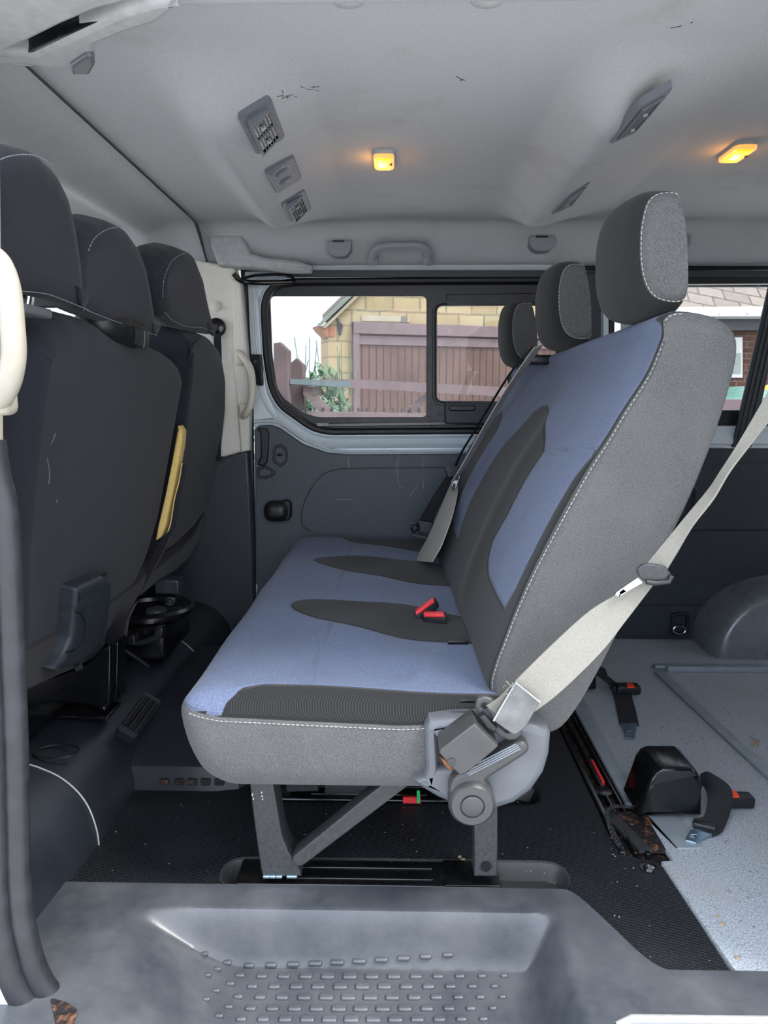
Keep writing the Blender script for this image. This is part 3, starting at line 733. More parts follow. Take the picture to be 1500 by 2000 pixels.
# --- B pillar of the far side
t = thing('pillar_trim', 'tall pillar lining, pale grey above and charcoal below, behind the single front seat', 'pillar trim', PY(430, 1200, 2.38))
MB().wall([(345, 500), (458, 520), (468, 548), (470, 640), (487, 815), (484, 880), (437, 893), (345, 893)], 2.40, .05, .012).build('upper_trim', M['pillar'], t)
MB().wall([(452, 545), (470, 545), (478, 640), (488, 760), (487, 880), (470, 884), (455, 700)], 2.385, .05, .008).build('edge_trim', M['pillar'], t)
MB().wall([(300, 893), (437, 893), (484, 880), (489, 960), (494, 1100), (498, 1260), (300, 1260)], 2.39, .05, .010).build('lower_trim', M['dark'], t)
MB().lathe([(.016, 0), (.016, .006), (.009, .010)], PY(421, 598, 2.398), (0, -1, 0), 20).build('cap', M['pillar'], t)
MB().lathe([(.03, 0), (.03, .012), (.018, .02), (.0, .02)], PY(424, 640, 2.395), (0, -1, 0), 24).build('belt_anchor', M['gloss'], t)
MB().strip([PY(424, 645, 2.38), PY(426, 700, 2.37), PY(424, 900, 2.35)], [(.012, 0, 0)] * 3).build('belt_webbing', M['webbing_black'], t)
# grab handle on the pillar
t = thing('grab_handle', 'cream curved grab handle on the pale pillar left of the window', 'grab handle', PY(478, 815, 2.36))
hp = [PY(464, 690, 2.385), PY(474, 697, 2.35), PY(489, 722, 2.335), PY(493, 760, 2.335), PY(489, 790, 2.335), PY(480, 808, 2.35), PY(474, 812, 2.385)]
MB().tube(cr(hp, 8), [.012] * 4 + [.0105] * 41 + [.013] * 4 if False else .0115, 12, flat=1.1).build('grip', M['cream'], t)
MB().obox(PY(468, 700, 2.378), (.014, .012, .022), None, .008).build('mount', M['cream'], t)
MB().obox(PY(476, 802, 2.378), (.015, .012, .024), None, .008).build('mount', M['cream'], t)
# rest of the far side forward of the pillar: front door with its window
fd = thing('door_2', None, None, (-1.1, 2.46, 0)); struct(fd)
MB().plate([(XF, 0), (-.62, 0), (-.62, 1.30), (XF, 1.30)], [rp([(-1.55, .62), (-.75, .62), (-.75, 1.16), (-1.40, 1.16)], .05)], (0, 2.47, 0), th=.04, bev=.003).build('door_skin', M['dark'], fd)
MB().plate(rp([(-1.62, .6), (-.73, .6), (-.73, 1.18), (-1.42, 1.18)], .05), [rp([(-1.53, .64), (-.765, .64), (-.765, 1.145), (-1.39, 1.145)], .05)], (0, 2.455, 0), th=.02, bev=.006).build('window_rubber', M['rubber'], fd)
MB().plate([(-1.6, .6), (-.74, .6), (-.74, 1.17), (-1.45, 1.17)], [], (0, 2.49, 0), th=.003).build('window_pane', M['glass'], fd)
# near side, rear and front closure so the light only enters by real openings
struct(MB().plate([(XF, -.05), (-.60, -.05), (-.60, 1.38), (XF, 1.38)], [rp([(-1.55, .62), (-.85, .62), (-.85, 1.2), (-1.42, 1.2)], .05)], (0, .87, 0), th=.05, bev=.003).build('wall_left', M['dark']))
struct(MB().plate([(.69, -.05), (XR, -.05), (XR, 1.38), (.69, 1.38)], [], (0, .87, 0), th=.05, bev=.003).build('wall_left', M['dark']))
struct(MB().plate([(.9, -.05), (2.6, -.05), (2.6, 1.42), (.9, 1.42)], [rrect(1.05, .65, 2.35, 1.25, .05)], (XR, 0, 0), (0, 1, 0), (0, 0, 1), (1, 0, 0), th=.04, bev=.003).build('wall_back', M['dark']))
struct(MB().box((XF - .02, .9, -.05), (XF + .02, 2.5, .72)).build('wall_front', M['dark']))

# --- black floor moulding along the front seats and the heater outlet
prof = [(-.575, -.01), (-.582, .03), (-.598, .075), (-.628, .115), (-.675, .145), (-.75, .158), (-1.0, .16), (-1.7, .16), (-1.7, -.02), (-.7, -.02)]
pf = [tuple(p) for p in cr([(-.575, -.01), (-.580, .03), (-.597, .078), (-.628, .115), (-.675, .142), (-.75, .156), (-1.0, .16)], 5)] + [(-1.72, .16), (-1.72, -.02)]
flm = plain('navy_black_moulding', (32, 36, 43), .42, var=.2, nscale=9)
M['mould'] = flm
def moulding():
    n = len(pf); ys = [.93 + (2.44 - .93) * i / 40 for i in range(41)]
    return loftY(pf, ys, lambda y, p: (p[0] - (.02 * (1.24 - y) / .3 if y < 1.24 else 0) - .01 * sst(.0, 1, 0), y, p[1]), cap=False)
fm = moulding().build('floor_moulding', flm, smooth=50); tag(fm, 'black plastic floor moulding with curved edge running under the front seats', 'floor moulding')
for Y_ in (1.245, 2.02):
    pts = [(p[0] + .0012, Y_ + .03 * (k / 34), p[1] + .0012) for k, p in enumerate(pf[:-2])]
    MB().tube(pts, .0016, 6).build('seam_line', M['trim_light'], fm)
e0 = PZ(110, 1467, .158); MB().plate(ell(0, 0, .045, .03), [ell(0, 0, .040, .026)], (e0.x, e0.y, .1565), (1, 0, 0), (0, 1, 0), (0, 0, 1), th=.003).build('cap_ring', M['darker'], fm)
t = thing('heater_outlet', 'black floor heater duct with square air slots ahead of the bench seat', 'heater duct', (-.3, 1.5, 0))
hpf = [(1.425, -.01), (1.44, .0), (1.452, .05), (1.475, .062), (1.52, .07), (1.58, .105), (1.66, .112), (2.05, .112), (2.08, -.01)]
mb = MB(); xs = [-.60, -.565, -.54, -.48, -.40, -.35, -.335]
for i, x in enumerate(xs):
    k = (0, 0, 0, 0, 0, .01, .03)[i]
    for y, z in hpf: mb.v.append(Vector((x, y + k, z - (k if z > 0 else 0))))
n = len(hpf)
for i in range(len(xs) - 1):
    for j in range(n - 1): mb.f.append((i * n + j, i * n + j + 1, (i + 1) * n + j + 1, (i + 1) * n + j))
mb.f.append(tuple((len(xs) - 1) * n + j for j in range(n)))
mb.build('duct', flm, t, smooth=40)
for px in (321, 350, 375, 401, 428):
    q = PY(px, 1528, 1.440); MB().plate(rrect(q.x - .0105, q.z - .007, q.x + .0105, q.z + .007, .003), [rrect(q.x - .009, q.z - .0055, q.x + .009, q.z + .0055, .002)], (0, 1.437, 0), th=.012, bev=.0006).build('slot_rim', M['steel'], t)
    MB().box((q.x - .009, 1.440, q.z - .0055), (q.x + .009, 1.450, q.z + .0055)).build('air_slot', M['grime'], t)
# louvred vent on the shoulder of the moulding
vt = thing('floor_vent', 'black ribbed floor vent on the shoulder of the moulding beside the front seats', 'vent', (-.6, 1.5, .12))
c4 = [(228, 1425), (283, 1352), (322, 1380), (262, 1446)]
A, B, Cc, D = [PP(a, b, (-.55, 1.55, .135), (.5, -.35, .8)) for a, b in c4]
nn = (B - A).cross(D - A).normalized(); nn = -nn if nn.z < 0 else nn
up_ = (B - A); ux = (D - A)
lp = rp([(0, 0), (0, 1), (1, 1), (1, 0)], .12)
mb = MB()
ov = [A + ux * p[0] + up_ * p[1] for p in lp]; k = len(ov)
mb.v = [v - nn * .02 for v in ov] + [v + nn * .004 for v in ov]; mb.f = [tuple(range(k, 2 * k))] + [(i, (i + 1) % k, k + (i + 1) % k, k + i) for i in range(k)]
mb.build('vent_frame', flm, vt)
for i in range(5):
    s_ = .16 + .17 * i
    MB().tube([A + ux * s_ + up_ * .12 + nn * .004, A + ux * s_ + up_ * .5 + nn * .006, A + ux * s_ + up_ * .88 + nn * .004], .0062, 8).build('rib', M['gloss'] if i % 2 else M['darker'], vt)
# --- near door aperture: rubber seal and body edge at the left
sealp = [(-14, 860), (-4, 930), (12, 1010), (24, 1250), (33, 1500), (38, 1720), (52, 1830), (80, 1915), (130, 1975), (190, 2030)]
P = cr([PY(a - 2, b, .90) for a, b in sealp], 8)
ds = MB().tube(P, .017, 14).build('door_seal', M['seal']); struct(ds)
struct(MB().tube([p + Vector((-.026, -.012, -.004)) for p in P], .019, 14).build('door_seal', M['seal']))
P2 = cr([PY(a + 12, b - 4, .905) for a, b in sealp], 8)
struct(MB().tube(P2, .007, 8).build('door_seal', M['darker']))
body = [(-60, 1800), (0, 1800), (8, 1890), (40, 1960), (90, 2010), (150, 2060), (-60, 2060)]
struct(MB().wall(body, .872, .04, .006).build('pillar_near', plain('pale_body_paint', (214, 226, 230), .3, .1)))
struct(MB().wall([(-300, 1000), (8, 1000), (18, 1500), (26, 1800), (-300, 1800)], .905, .03, .006).build('pillar_near', M['seal']))
# near grab handle at the left frame edge
t = thing('grab_handle', 'large cream grab handle in the left foreground in front of the double seat', 'grab handle', PY(-10, 800, .84))
hp = [PY(-60, 480, .86), PY(-6, 510, .85), PY(16, 560, .835), PY(25, 640, .83), PY(27, 700, .83), PY(14, 755, .835), PY(-12, 785, .85), PY(-70, 800, .86)]
MB().tube(cr(hp, 8), .0125, 14, flat=1.15).build('grip', M['cream_dimmed'], t)
t_ = MB().obox(PY(-8, 775, .855), (.022, .015, .022), None, .01).build('mount', M['cream_dimmed'], t)
struct(MB().wall([(-300, 300), (-24, 300), (-14, 985), (-300, 1000)], .875, .03, .006).build('pillar_near', M['cream_dimmed']))
# upper left trim with black slot
t = thing('roof_trim', 'grey plastic roof edge trim with a black slot at the upper left', 'trim', PZ(150, 80, 1.30))
def cp(a, b, z=1.30): q = PZ(a, b, z); return (q.x, q.y)
lo_ = [cp(*p) for p in ((-40, 100), (60, 108), (130, 75), (230, 28), (300, 8), (352, 2), (344, 22), (310, 48), (250, 66), (190, 90), (184, 118), (165, 140), (100, 138), (60, 130), (-40, 130))]
MB().plate(rp(lo_, .006), [], (0, 0, 1.30), (1, 0, 0), (0, 1, 0), (0, 0, 1), th=.06, bev=.010).build('edge_trim', M['trim_light'], t)
lo_ = [cp(*p) for p in ((-40, -60), (270, -60), (255, -4), (190, 12), (120, 42), (60, 72), (10, 94), (-40, 98))]
MB().plate(rp(lo_, .006), [], (0, 0, 1.295), (1, 0, 0), (0, 1, 0), (0, 0, 1), th=.05, bev=.008).build('header_trim', M['trim_light'], t)
lo_ = [cp(*p, 1.32) for p in ((8, 99), (60, 73), (120, 43), (190, 13), (255, -4), (330, -22), (318, 2), (300, 9), (230, 29), (130, 76), (60, 106), (30, 104))]
MB().plate(rp(lo_, .006), [], (0, 0, 1.304), (1, 0, 0), (0, 1, 0), (0, 0, 1), th=.02, bev=.001).build('slot', M['gloss'], t)
lo_ = [cp(*p, 1.30) for p in ((136, 122), (168, 100), (180, 102), (186, 118), (174, 138), (140, 138))]
MB().plate(rp(lo_, .004), [], (0, 0, 1.294), (1, 0, 0), (0, 1, 0), (0, 0, 1), th=.03, bev=.004).build('end_cap', M['cover'], t)
# trim piece at the far end of the ceiling seam
t = thing('ceiling_trim_cover', 'grey plastic cover at the far end of the ceiling seam above the pale pillar', 'trim cover', PY(500, 520, 2.40))
MB().wall([(402, 458), (470, 458), (478, 470), (490, 494), (520, 502), (580, 508), (610, 518), (606, 530), (560, 530), (450, 520), (425, 518)], 2.36, .06, .012).build('cover', M['trim_light'], t)

# ============================================================ THREE-SEAT BENCH
bench = thing('bench_seat', 'three-seat blue and charcoal fabric bench seat on black metal legs', 'seat', (-.07, 1.7, 0))
CC, CHf, CR = (-.0775, 1.7275, .300), (.2775, .6525, .085), (.05, .030, .042)
dent = PZ(785, 1305, .385)
def cush(q):
    x, y, z = q; t = min(1, max(0, (z + CHf[2]) / (2 * CHf[2]))); fx_ = (x + CHf[0]) / (2 * CHf[0])
    if x < 0: x += .050 * (1 - t) ** 1.6 * sst(.0, -.27, x) - .006 * math.sin(math.pi * t) * sst(-.1, -.27, x)
    if y < 0: y -= .012 * math.sin(math.pi * min(1, max(0, t))) * sst(-.55, -.65, y) * sst(1.0, .6, fx_)
    if z > 0:
        z += .006 * sst(.0, .06, z) * math.cos(math.pi * (y / .21)) ** 2 * 0
        z -= .010 * sst(.35, .8, fx_) * (z / CHf[2])
        wx, wy = x + CC[0], y + CC[1]
        z += .004 * math.sin(wx * 23 + 1) * math.sin(wy * 17) * (z / CHf[2])
        z -= .010 * math.exp(-((wx - dent.x) ** 2 / .0007 + (wy - dent.y) ** 2 / .0012))
        z += .004 * math.exp(-((wx - dent.x - .035) ** 2 / .0006 + (wy - dent.y + .01) ** 2 / .001))
    return (x, y, z)
mb = rbox(CC, CHf, CR, .0085, cush)
V = np.array([tuple(v) for v in mb.v]); vx, vy, vz = V[:, 0], V[:, 1], V[:, 2]
su = vy - np.clip(.375 - vz, 0, 1) * (vy < 1.2)
zs_x = [-.36, -.34, -.283, -.20, -.04, .0, .04, .07, .12, .2]; zs_z = [.364, .357, .347, .344, .338, .336, .337, .347, .357, .36]
zs = np.interp(vx, zs_x, zs_z); zs = np.where(vy > 1.25, .345, zs)
zp = .385
PA = [(-.285, .9), (-.285, 1.03), (-.275, 1.07), (-.255, 1.098), (-.22, 1.112), (0, 1.108), (.25, 1.10), (.25, .9)]
PB = [tuple(p) for p in cr(XYz([(568, 1185), (580, 1176), (620, 1170), (700, 1170), (780, 1175), (850, 1184), (905, 1193), (980, 1203), (990, 1262), (925, 1250), (850, 1243), (780, 1236), (690, 1223), (640, 1213), (600, 1202), (575, 1193)], zp), 4, True)]
PC = [tuple(p) for p in cr(XYz([(613, 1095), (625, 1088), (700, 1086), (800, 1088), (850, 1094), (930, 1103), (940, 1149), (885, 1140), (780, 1127), (680, 1113), (640, 1106), (620, 1100)], zp), 4, True)]
PD = [tuple(p) for p in cr(XYz([(640, 1037), (655, 1032), (740, 1024), (800, 1020), (880, 1015), (890, 1084), (825, 1072), (760, 1064), (690, 1057), (660, 1047)], zp), 4, True)]
pat = np.minimum.reduce([sdf(P_, vx, su) for P_ in (PA, PB, PC, PD)]); pat = np.where(vz < zs - .001, -.05, pat)
seams = [XYz(p, zp) for p in (((607, 1337), (615, 1290), (628, 1260), (648, 1216)), ((657, 1172), (660, 1140), (672, 1112)), ((681, 1086), (684, 1068), (695, 1057)))]
sm = np.minimum.reduce([dline(p, vx, su) for p in seams]); sm = np.minimum(sm, np.abs(vz - zs + .0) * (vz < .5) + (vz > .5) * 1)
mb.at = {'patch': pat, 'side': (vz - zs), 'seam': sm}
cushion = mb.build('seat_cushion', M['seat'], bench, smooth=70)
# stitching along the near seam
def cush_side(x, z):
    t = (z - CC[2] + CHf[2]) / (2 * CHf[2]); fx_ = (x - CC[0] + CHf[0]) / (2 * CHf[0])
    return CC[1] - CHf[1] - .012 * math.sin(math.pi * t) * sst(1.0, .6, fx_) * 1
mbs = MB(); pth = []
for x in [-.345 + .0025 * k for k in range(0, 170)]:
    z = float(np.interp(x, zs_x, zs_z)) - .006; pth.append(x)
dep = mb.v
near = [(v.x, v.z, v.y) for v in mb.v if v.y < 1.13]
na = np.array(near)
def near_y(x, z):
    d = (na[:, 0] - x) ** 2 + (na[:, 1] - z) ** 2; i = np.argsort(d)[:4]; w_ = 1 / (d[i] + 1e-7); return float((na[i, 2] * w_).sum() / w_.sum())
pp = []
for x in pth[::4]:
    z = float(np.interp(x, zs_x, zs_z)) - .006
    if -.335 < x < .075: pp.append(Vector((x, near_y(x, z) - .0008, z)))
stitches(mbs, pp).build('stitching', M['stitch'], cushion)
# backrest
side_px = [(962, 1345), (970, 1300), (985, 1260), (1006, 1205), (1041, 1125), (1086, 1038), (1147, 927), (1190, 860), (1222, 806), (1265, 739), (1287, 690), (1299, 655), (1297, 628), (1315, 614), (1345, 613), (1385, 620), (1415, 632), (1434, 652), (1439, 680), (1432, 725), (1402, 830), (1352, 960), (1300, 1065), (1230, 1190), (1165, 1315), (1120, 1390), (1085, 1427), (1040, 1428), (985, 1405)]
bp = resample([tuple(p) for p in cr(XZ(side_px, 1.112), 4, True)], 150)
cxb = sum(p[0] for p in bp) / 150; czb = sum(p[1] for p in bp) / 150
Y0, Y1, RR = 1.105, 2.40, .035
def bx_(y, p):
    e = min(y - Y0, Y1 - y); ins = 0
    if e < RR: ins = RR - math.sqrt(max(0, RR * RR - (RR - e) ** 2))
    d = Vector((p[0] - cxb, p[1] - czb)); L = d.length; u = d / L
    o_ = .007 - ins * .55
    # bolsters: raised ribs between seats on the front face
    k = 0
    for yc in (1.53, 1.99): k += math.exp(-((y - yc) / .055) ** 2)
    front = sst(.0, .05, (cxb + (p[1] - czb) * .45) - p[0]) * sst(.95, .86, p[1]) * sst(.36, .5, p[1])
    x = p[0] + u.x * o_ - .010 * k * front + .006 * front * (1 - k) * sst(RR, .1, e) * 0 - .03 * (y - Y0) * 1.0
    z = p[1] + u.y * o_ - (y - Y0) * .030 * sst(.5, .95, p[1])
    return (x, y, z)
ys = [Y0 + RR * (1 - math.cos(math.pi / 2 * k / 8)) for k in range(9)]; n_ = 120
ys += [Y0 + RR + (Y1 - Y0 - 2 * RR) * k / n_ for k in range(1, n_)] + [Y1 - RR * (1 - math.cos(math.pi / 2 * (8 - k) / 8)) for k in range(9)]
mb = loftY([(p[0], p[1]) for p in bp], ys, bx_, spine=[(lambda q_: (q_.x, q_.z))(PY(1345, 700, 1.112)), (lambda q_: (q_.x, q_.z))(PY(1075, 1340, 1.112))])
V = np.array([tuple(v) for v in mb.v]); vx, vy, vz = V[:, 0], V[:, 1], V[:, 2]
P0, PN = (.145, 1.2, .42), (-.53, 0, .245)
def yz(pts): return [(PP(a, b, P0, PN).y, PP(a, b, P0, PN).z) for a, b in pts]
U = yz([(1282, 622), (1297, 648), (1290, 688), (1266, 738), (1245, 744), (1232, 755), (1215, 790), (1190, 835), (1163, 880), (1072, 880), (1074, 850), (1078, 808), (1068, 792), (1058, 793), (1046, 803), (1004, 863), (979, 861), (982, 850), (989, 810), (980, 795), (966, 800)])
U += [(2.20, U[-1][1]), (2.36, U[-1][1] - .04), (2.36, .95), (1.15, 1.0)]
T1 = yz([(1163, 880), (1130, 930), (1090, 1005), (1050, 1080), (1015, 1145), (987, 1187), (974, 1158), (963, 1125), (964, 1101), (969, 1081), (979, 1055), (1008, 1005), (1044, 933), (1072, 882)])
T2 = yz([(979, 861), (1004, 863), (985, 895), (966, 930), (935, 990), (920, 1025), (908, 1055), (904, 1037), (912, 1006), (925, 965), (940, 935)])
T3 = [(a + .42, b) for a, b in T2]
pb = -np.minimum.reduce([sdf(P_, vy, vz) for P_ in (U, T1, T2, T3)])
pb = np.minimum(pb, vy - 1.128); rear = (vx > np.interp(vz, [.30, .62, .97], [.20, .30, .435]))
pb = np.where(rear, -.02, pb)
c1, c2 = [yz([(1163, 880), (1072, 880)]), yz([(1004, 863), (979, 861)])]
s2 = np.minimum.reduce([dline(c1, vy, vz), dline(c2, vy, vz), dline([(1.54, .84), (1.54, .96)], vy, vz), dline([(1.99, .84), (1.99, .96)], vy, vz)])
s2 = np.where(rear, .05, s2)
mb.at = {'patch': pb, 'side': np.where(rear & (vz < .93), np.abs(vy - 1.118) * 0 - .01, vy - 1.1185), 'seam': s2}
back = mb.build('backrest', M['seat'], bench, smooth=70)
ring = [Vector(bx_(1.1125, (p[0], p[1]))) + Vector((0, -.0015, 0)) for p in bp]
fr = [p for p in ring if p.x < np.interp(p.z, [.30, .62, .97], [.20, .30, .43]) and p.z > .37]
fr.sort(key=lambda p: p.z)
stitches(MB(), fr).build('stitching', M['stitch'], back)
# headrests
hp_ = resample([tuple(p) for p in cr(XZ([(1315, 364), (1285, 366), (1264, 382), (1252, 420), (1247, 462), (1249, 520), (1260, 563), (1280, 588), (1312, 598), (1339, 592), (1343, 560), (1341, 480), (1334, 410), (1325, 371)], 1.14), 6, True)], 72)
hcx = sum(p[0] for p in hp_) / 72 + .03; hcz = sum(p[1] for p in hp_) / 72
def hx(y, p, y0=1.135, W=.255, R_=.05):
    e = min(y - y0, y0 + W - y); ins = 0
    if e < R_: ins = 1 - math.sqrt(max(0, 1 - ((R_ - e) / R_) ** 2))
    s_ = 1 - .26 * ins
    fr_ = sst(0, .05, hcx - p[0])
    b_ = .016 * fr_ * (1 - ((y - y0 - W / 2) / (W / 2)) ** 2) * 1
    up = .006 * (1 - ((y - y0 - W / 2) / (W / 2)) ** 2) * (1 if p[1] > hcz else -2.2)
    return (hcx + (p[0] - hcx) * s_ - b_, y, hcz + (p[1] - hcz) * s_ + up)
ysh = [1.135 + .05 * (1 - math.cos(math.pi / 2 * k / 8)) for k in range(9)] + [1.185 + .155 * k / 12 for k in range(1, 12)] + [1.39 - .05 * (1 - math.cos(math.pi / 2 * (8 - k) / 8)) for k in range(9)]
mb = loftY([(p[0], p[1]) for p in hp_], ysh, hx)
V = np.array([tuple(v) for v in mb.v]); mb.at = {'patch': np.full(len(V), -.05), 'side': np.where(V[:, 1] < 1.1475, -.02, np.where(V[:, 1] > 1.377, -.02, .02)), 'seam': np.full(len(V), .05)}
hr = mb.build('headrest', M['seat'], bench, smooth=70)
rg = [Vector(hx(1.1435, (p[0], p[1]))) + (Vector((p[0] - hcx, 0, p[1] - hcz)).normalized() * .0008) + Vector((0, -.0010, 0)) for p in hp_]
stitches(MB(), rg + [rg[0]]).build('stitching', M['stitch'], hr)
for dy in (.07, .185): MB().tube([(hcx - .005, 1.135 + dy, .92), (hcx - .0, 1.135 + dy, 1.03)], .0055, 10).build('post', M['chrome'], hr)
for dx, dy, dz in ((-.018, .48, -.018), (-.044, .955, -.040)):
    h2_ = copy_tree(hr, bench, (dx, dy, dz))
# belt guides on top of the backrest
for y_ in (1.88,):
    a_ = Vector(bx_(y_, (cxb + .08, .955)))
    MB().obox((a_.x - .035, y_, a_.z + .004), (.030, .035, .012), None, .008).build('belt_guide', M['darker'], back)
# side cover, recliner lever
cv = MB().wall([(829, 1424), (838, 1408), (880, 1404), (960, 1402), (1030, 1412), (1072, 1424), (1078, 1436), (1075, 1475), (1064, 1512), (1040, 1548), (1005, 1573), (960, 1587), (905, 1583), (855, 1562), (815, 1538), (806, 1526), (828, 1521), (833, 1500)], 1.045, .06, .014, holes=[[(856, 1440), (862, 1436), (888, 1436), (888, 1504), (856, 1504)]]).build('side_cover', M['cover'], bench)
MB().box(PY(850, 1510, 1.075) + Vector((0, 0, -.0)), PY(895, 1430, 1.075) + Vector((0, .01, 0))).build('opening_back', M['darker'], cv)
lv = thing('recliner', None, None, (0, 0, 0)); bpy.data.objects.remove(lv)
lever = MB().wall([(878, 1560), (876, 1542), (883, 1524), (895, 1513), (910, 1506), (1008, 1450), (1024, 1449), (1034, 1458), (1034, 1468), (1026, 1476), (948, 1526), (958, 1545), (958, 1565), (920, 1600), (885, 1585)], 1.018, .030, .007, r=.006)
c_ = PY(921, 1566, 1.022); lever.lathe([(.0, .0), (.036, .0), (.036, .022), (.031, .028), (.019, .029), (.018, .026), (.0, .026)][::-1][::-1], c_ + Vector((0, .016, 0)), (0, -1, 0), 40)
lever = lever.build('recliner_lever', M['lever'], bench, smooth=40)
MB().lathe([(.0165, .0), (.0165, .0035), (.015, .0045)], c_ + Vector((0, -.0105, 0)), (0, -1, 0), 32).build('lever_cap', M['lever'], lever)
for k in range(4):
    a_, b_ = (905 + k * 3.5, 1513 + k * 3.0 - 8), (1008 + k * 3, 1453 + k * 3.0)
    MB().tube([PY(a_[0], a_[1], 1.0175), PY(b_[0], b_[1], 1.0175)], .0011, 6).build('grip_rib', M['stitchf'], lever)
# mounting frames: two welded leg sets on rails
for s_ in range(2):
    dy = .0 if s_ == 0 else .274
    mbx = lambda pts, Y, th, b: MB().plate(XZ(pts, Y), [], (0, Y + dy, 0), th=th, bev=b)
    L1 = mbx([(486, 1515), (531, 1515), (540, 1570), (550, 1630), (562, 1662), (586, 1700), (588, 1712), (512, 1714), (505, 1670), (494, 1590)], 1.135, .05, .003).build('leg', M['steel'], bench)
    L2 = mbx([(926, 1560), (972, 1560), (972, 1712), (926, 1712)], 1.135, .045, .003).build('leg', M['steel'], bench)
    mbx([(568, 1683), (574, 1672), (756, 1524), (812, 1524), (594, 1690), (583, 1694)], 1.125, .035, .003).build('brace', M['steel'], bench)
    x0, x1 = PY(455, 1735, 1.13).x, PY(982, 1735, 1.13).x
    rl = MB().box((x0, 1.136 + dy, -.030), (x1, 1.208 + dy, .004), .006)
    rl.box((x0 + .10, 1.150 + dy, .003), (x1 - .12, 1.158 + dy, .007), .002); rl.box((x0 + .10, 1.180 + dy, .003), (x1 - .12, 1.188 + dy, .007), .002)
    rl.tube([(x0, 1.134 + dy, -.012), (x1, 1.134 + dy, -.012)], .006, 10)
    rl = rl.build('mounting_rail', M['gloss'], bench)
    for px in (519, 571):
        q = PY(px, 1728, 1.127); MB().box((q.x - .010, 1.124 + dy, -.020), (q.x + .010, 1.132 + dy, -.004), .002).build('latch_slot', M['darker'], rl)
    if s_ == 0:
        MB().lathe([(.009, 0), (.009, .002), (.0, .002)], PY(949, 1692, 1.134), (0, -1, 0), 20).build('bolt_hole', M['gloss'], L2)
        mw = MB()
        for px in (520, 532, 545, 566, 574): mw.obox(PY(px, 1712, 1.134), (.006, .003, .003), None, .002)
        mw.build('weld', M['zinc'], L1)
        mt_ = MB()
        for px, py, h_ in ((493, 1552, .009), (495, 1560, .006), (511, 1548, .006), (512, 1555, .006), (513, 1561, .004)): mt_.obox(PY(px, py, 1.1346), (.0011, .0004, h_ * .3))
        mt_.build('stamped_marks', M['trim_light'], L1)
        MB().box((x1 - .10, 1.137, .003), (x1 - .003, 1.207, .006), .002).build('rail_cap', M['gloss'], rl)
    else:
        MB().box(PY(782, 1575, 1.40) + Vector((0, 0, 0)), PY(824, 1560, 1.40) + Vector((0, .004, 0)), .002).build('red_tag', M['redtag'], rl, label=None) if False else MB().add(*(lambda a, b: ([(a.x, 1.396, a.z), (b.x, 1.396, a.z), (b.x, 1.396, b.z), (a.x, 1.396, b.z), (a.x, 1.402, a.z), (b.x, 1.402, a.z), (b.x, 1.402, b.z), (a.x, 1.402, b.z)], [(0, 1, 2, 3), (4, 5, 6, 7), (0, 1, 5, 4), (1, 2, 6, 5), (2, 3, 7, 6), (3, 0, 4, 7)]))(PY(787, 1569, 1.396), PY(822, 1558, 1.396))).build('red_tag', M['redtag'], rl)
        MB().obox(PY(817, 1556, 1.394), (.0035, .002, .014), None, .001).build('green_tag', M['green'], rl)
        MB().box((x0 + .13, 1.425, .0), (x0 + .24, 1.47, .035), .004).build('foot_plate', M['steel'], L1)
MB().box((-.24, 1.30, .19), (.10, 2.25, .222), .004).build('underframe', M['gloss'], bench)
# seat marks between cushion and backrest
for px, py in ((897, 1254), (925, 1368)):
    q = PZ(px, py, .382); MB().box((q.x - .022, q.y - .002, q.z - .004), (q.x + .018, q.y + .003, q.z + .002), .001).build('trim_clip', M['gloss'], cushion)
# two red-topped buckles poking through the cushion
for k, (a, b, ang, lab) in enumerate((((815, 1200), (850, 1190), .35, 'seat belt buckle with red button tilted upward between the bench seats, behind the flat one'), ((828, 1204), (868, 1204), .0, 'red seat belt buckle lying flat between bench seats, in front of the tilted one'))):
    A_, B_ = PZ(*a, .383), PZ(*b, .388); B_.z += (.018 if k == 0 else .0); c_ = (A_ + B_) / 2
    t = thing('seat_belt_buckle', lab, 'buckle', c_ + Vector((0, 0, -.01)), 'red buckles in the bench')
    d_ = (B_ - A_).normalized(); w_ = Vector((0, 1, 0)); n_v = d_.cross(w_).normalized(); n_v = -n_v if n_v.z < 0 else n_v
    R_ = Matrix((d_, w_, n_v)).transposed(); L_ = (B_ - A_).length / 2
    MB().obox(c_ - n_v * .003, (L_ + .003, .013, .010), R_, .003).build('casing', M['darker'], t)
    MB().obox(c_ + n_v * .006 - w_ * .003, (L_, .012, .0035), R_, .002).build('button', M['red'], t)

# ============================================================ SEAT BELTS
def belt(path, Y=None, half=None):
    return path
nb = thing('seat_belt', 'worn pale grey seat belt from upper right to the near side of the bench', 'seat belt', PY(1040, 1400, 1.04))
up_pts = [((1935, 236), (1965, 262)), ((1720, 470), (1745, 500)), ((1545, 700), (1560, 745)), ((1500, 780), (1503, 812)), ((1448, 869), (1463, 862)), ((1412, 925), (1420, 918)), ((1390, 958), (1387, 973)), ((1345, 1012), (1347, 1025)), ((1301, 1065), (1318, 1075)), ((1268, 1105), (1287, 1127))]
ydep = [.955, .97, .99, 1.0, 1.01, 1.02, 1.03, 1.035, 1.04, 1.045]
def edge_strip(pairs, deps, n=6):
    A_ = cr([PY(p[0][0], p[0][1], d) for p, d in zip(pairs, deps)], n); B_ = cr([PY(p[1][0], p[1][1], d) for p, d in zip(pairs, deps)], n)
    return [(a + b) / 2 for a, b in zip(A_, B_)], [(a - b) / 2 for a, b in zip(A_, B_)]
p_, w_ = edge_strip(up_pts, ydep); w_ = [v + Vector((0, .010 * (1 if v.length < .018 else .3), 0)) for v in w_]
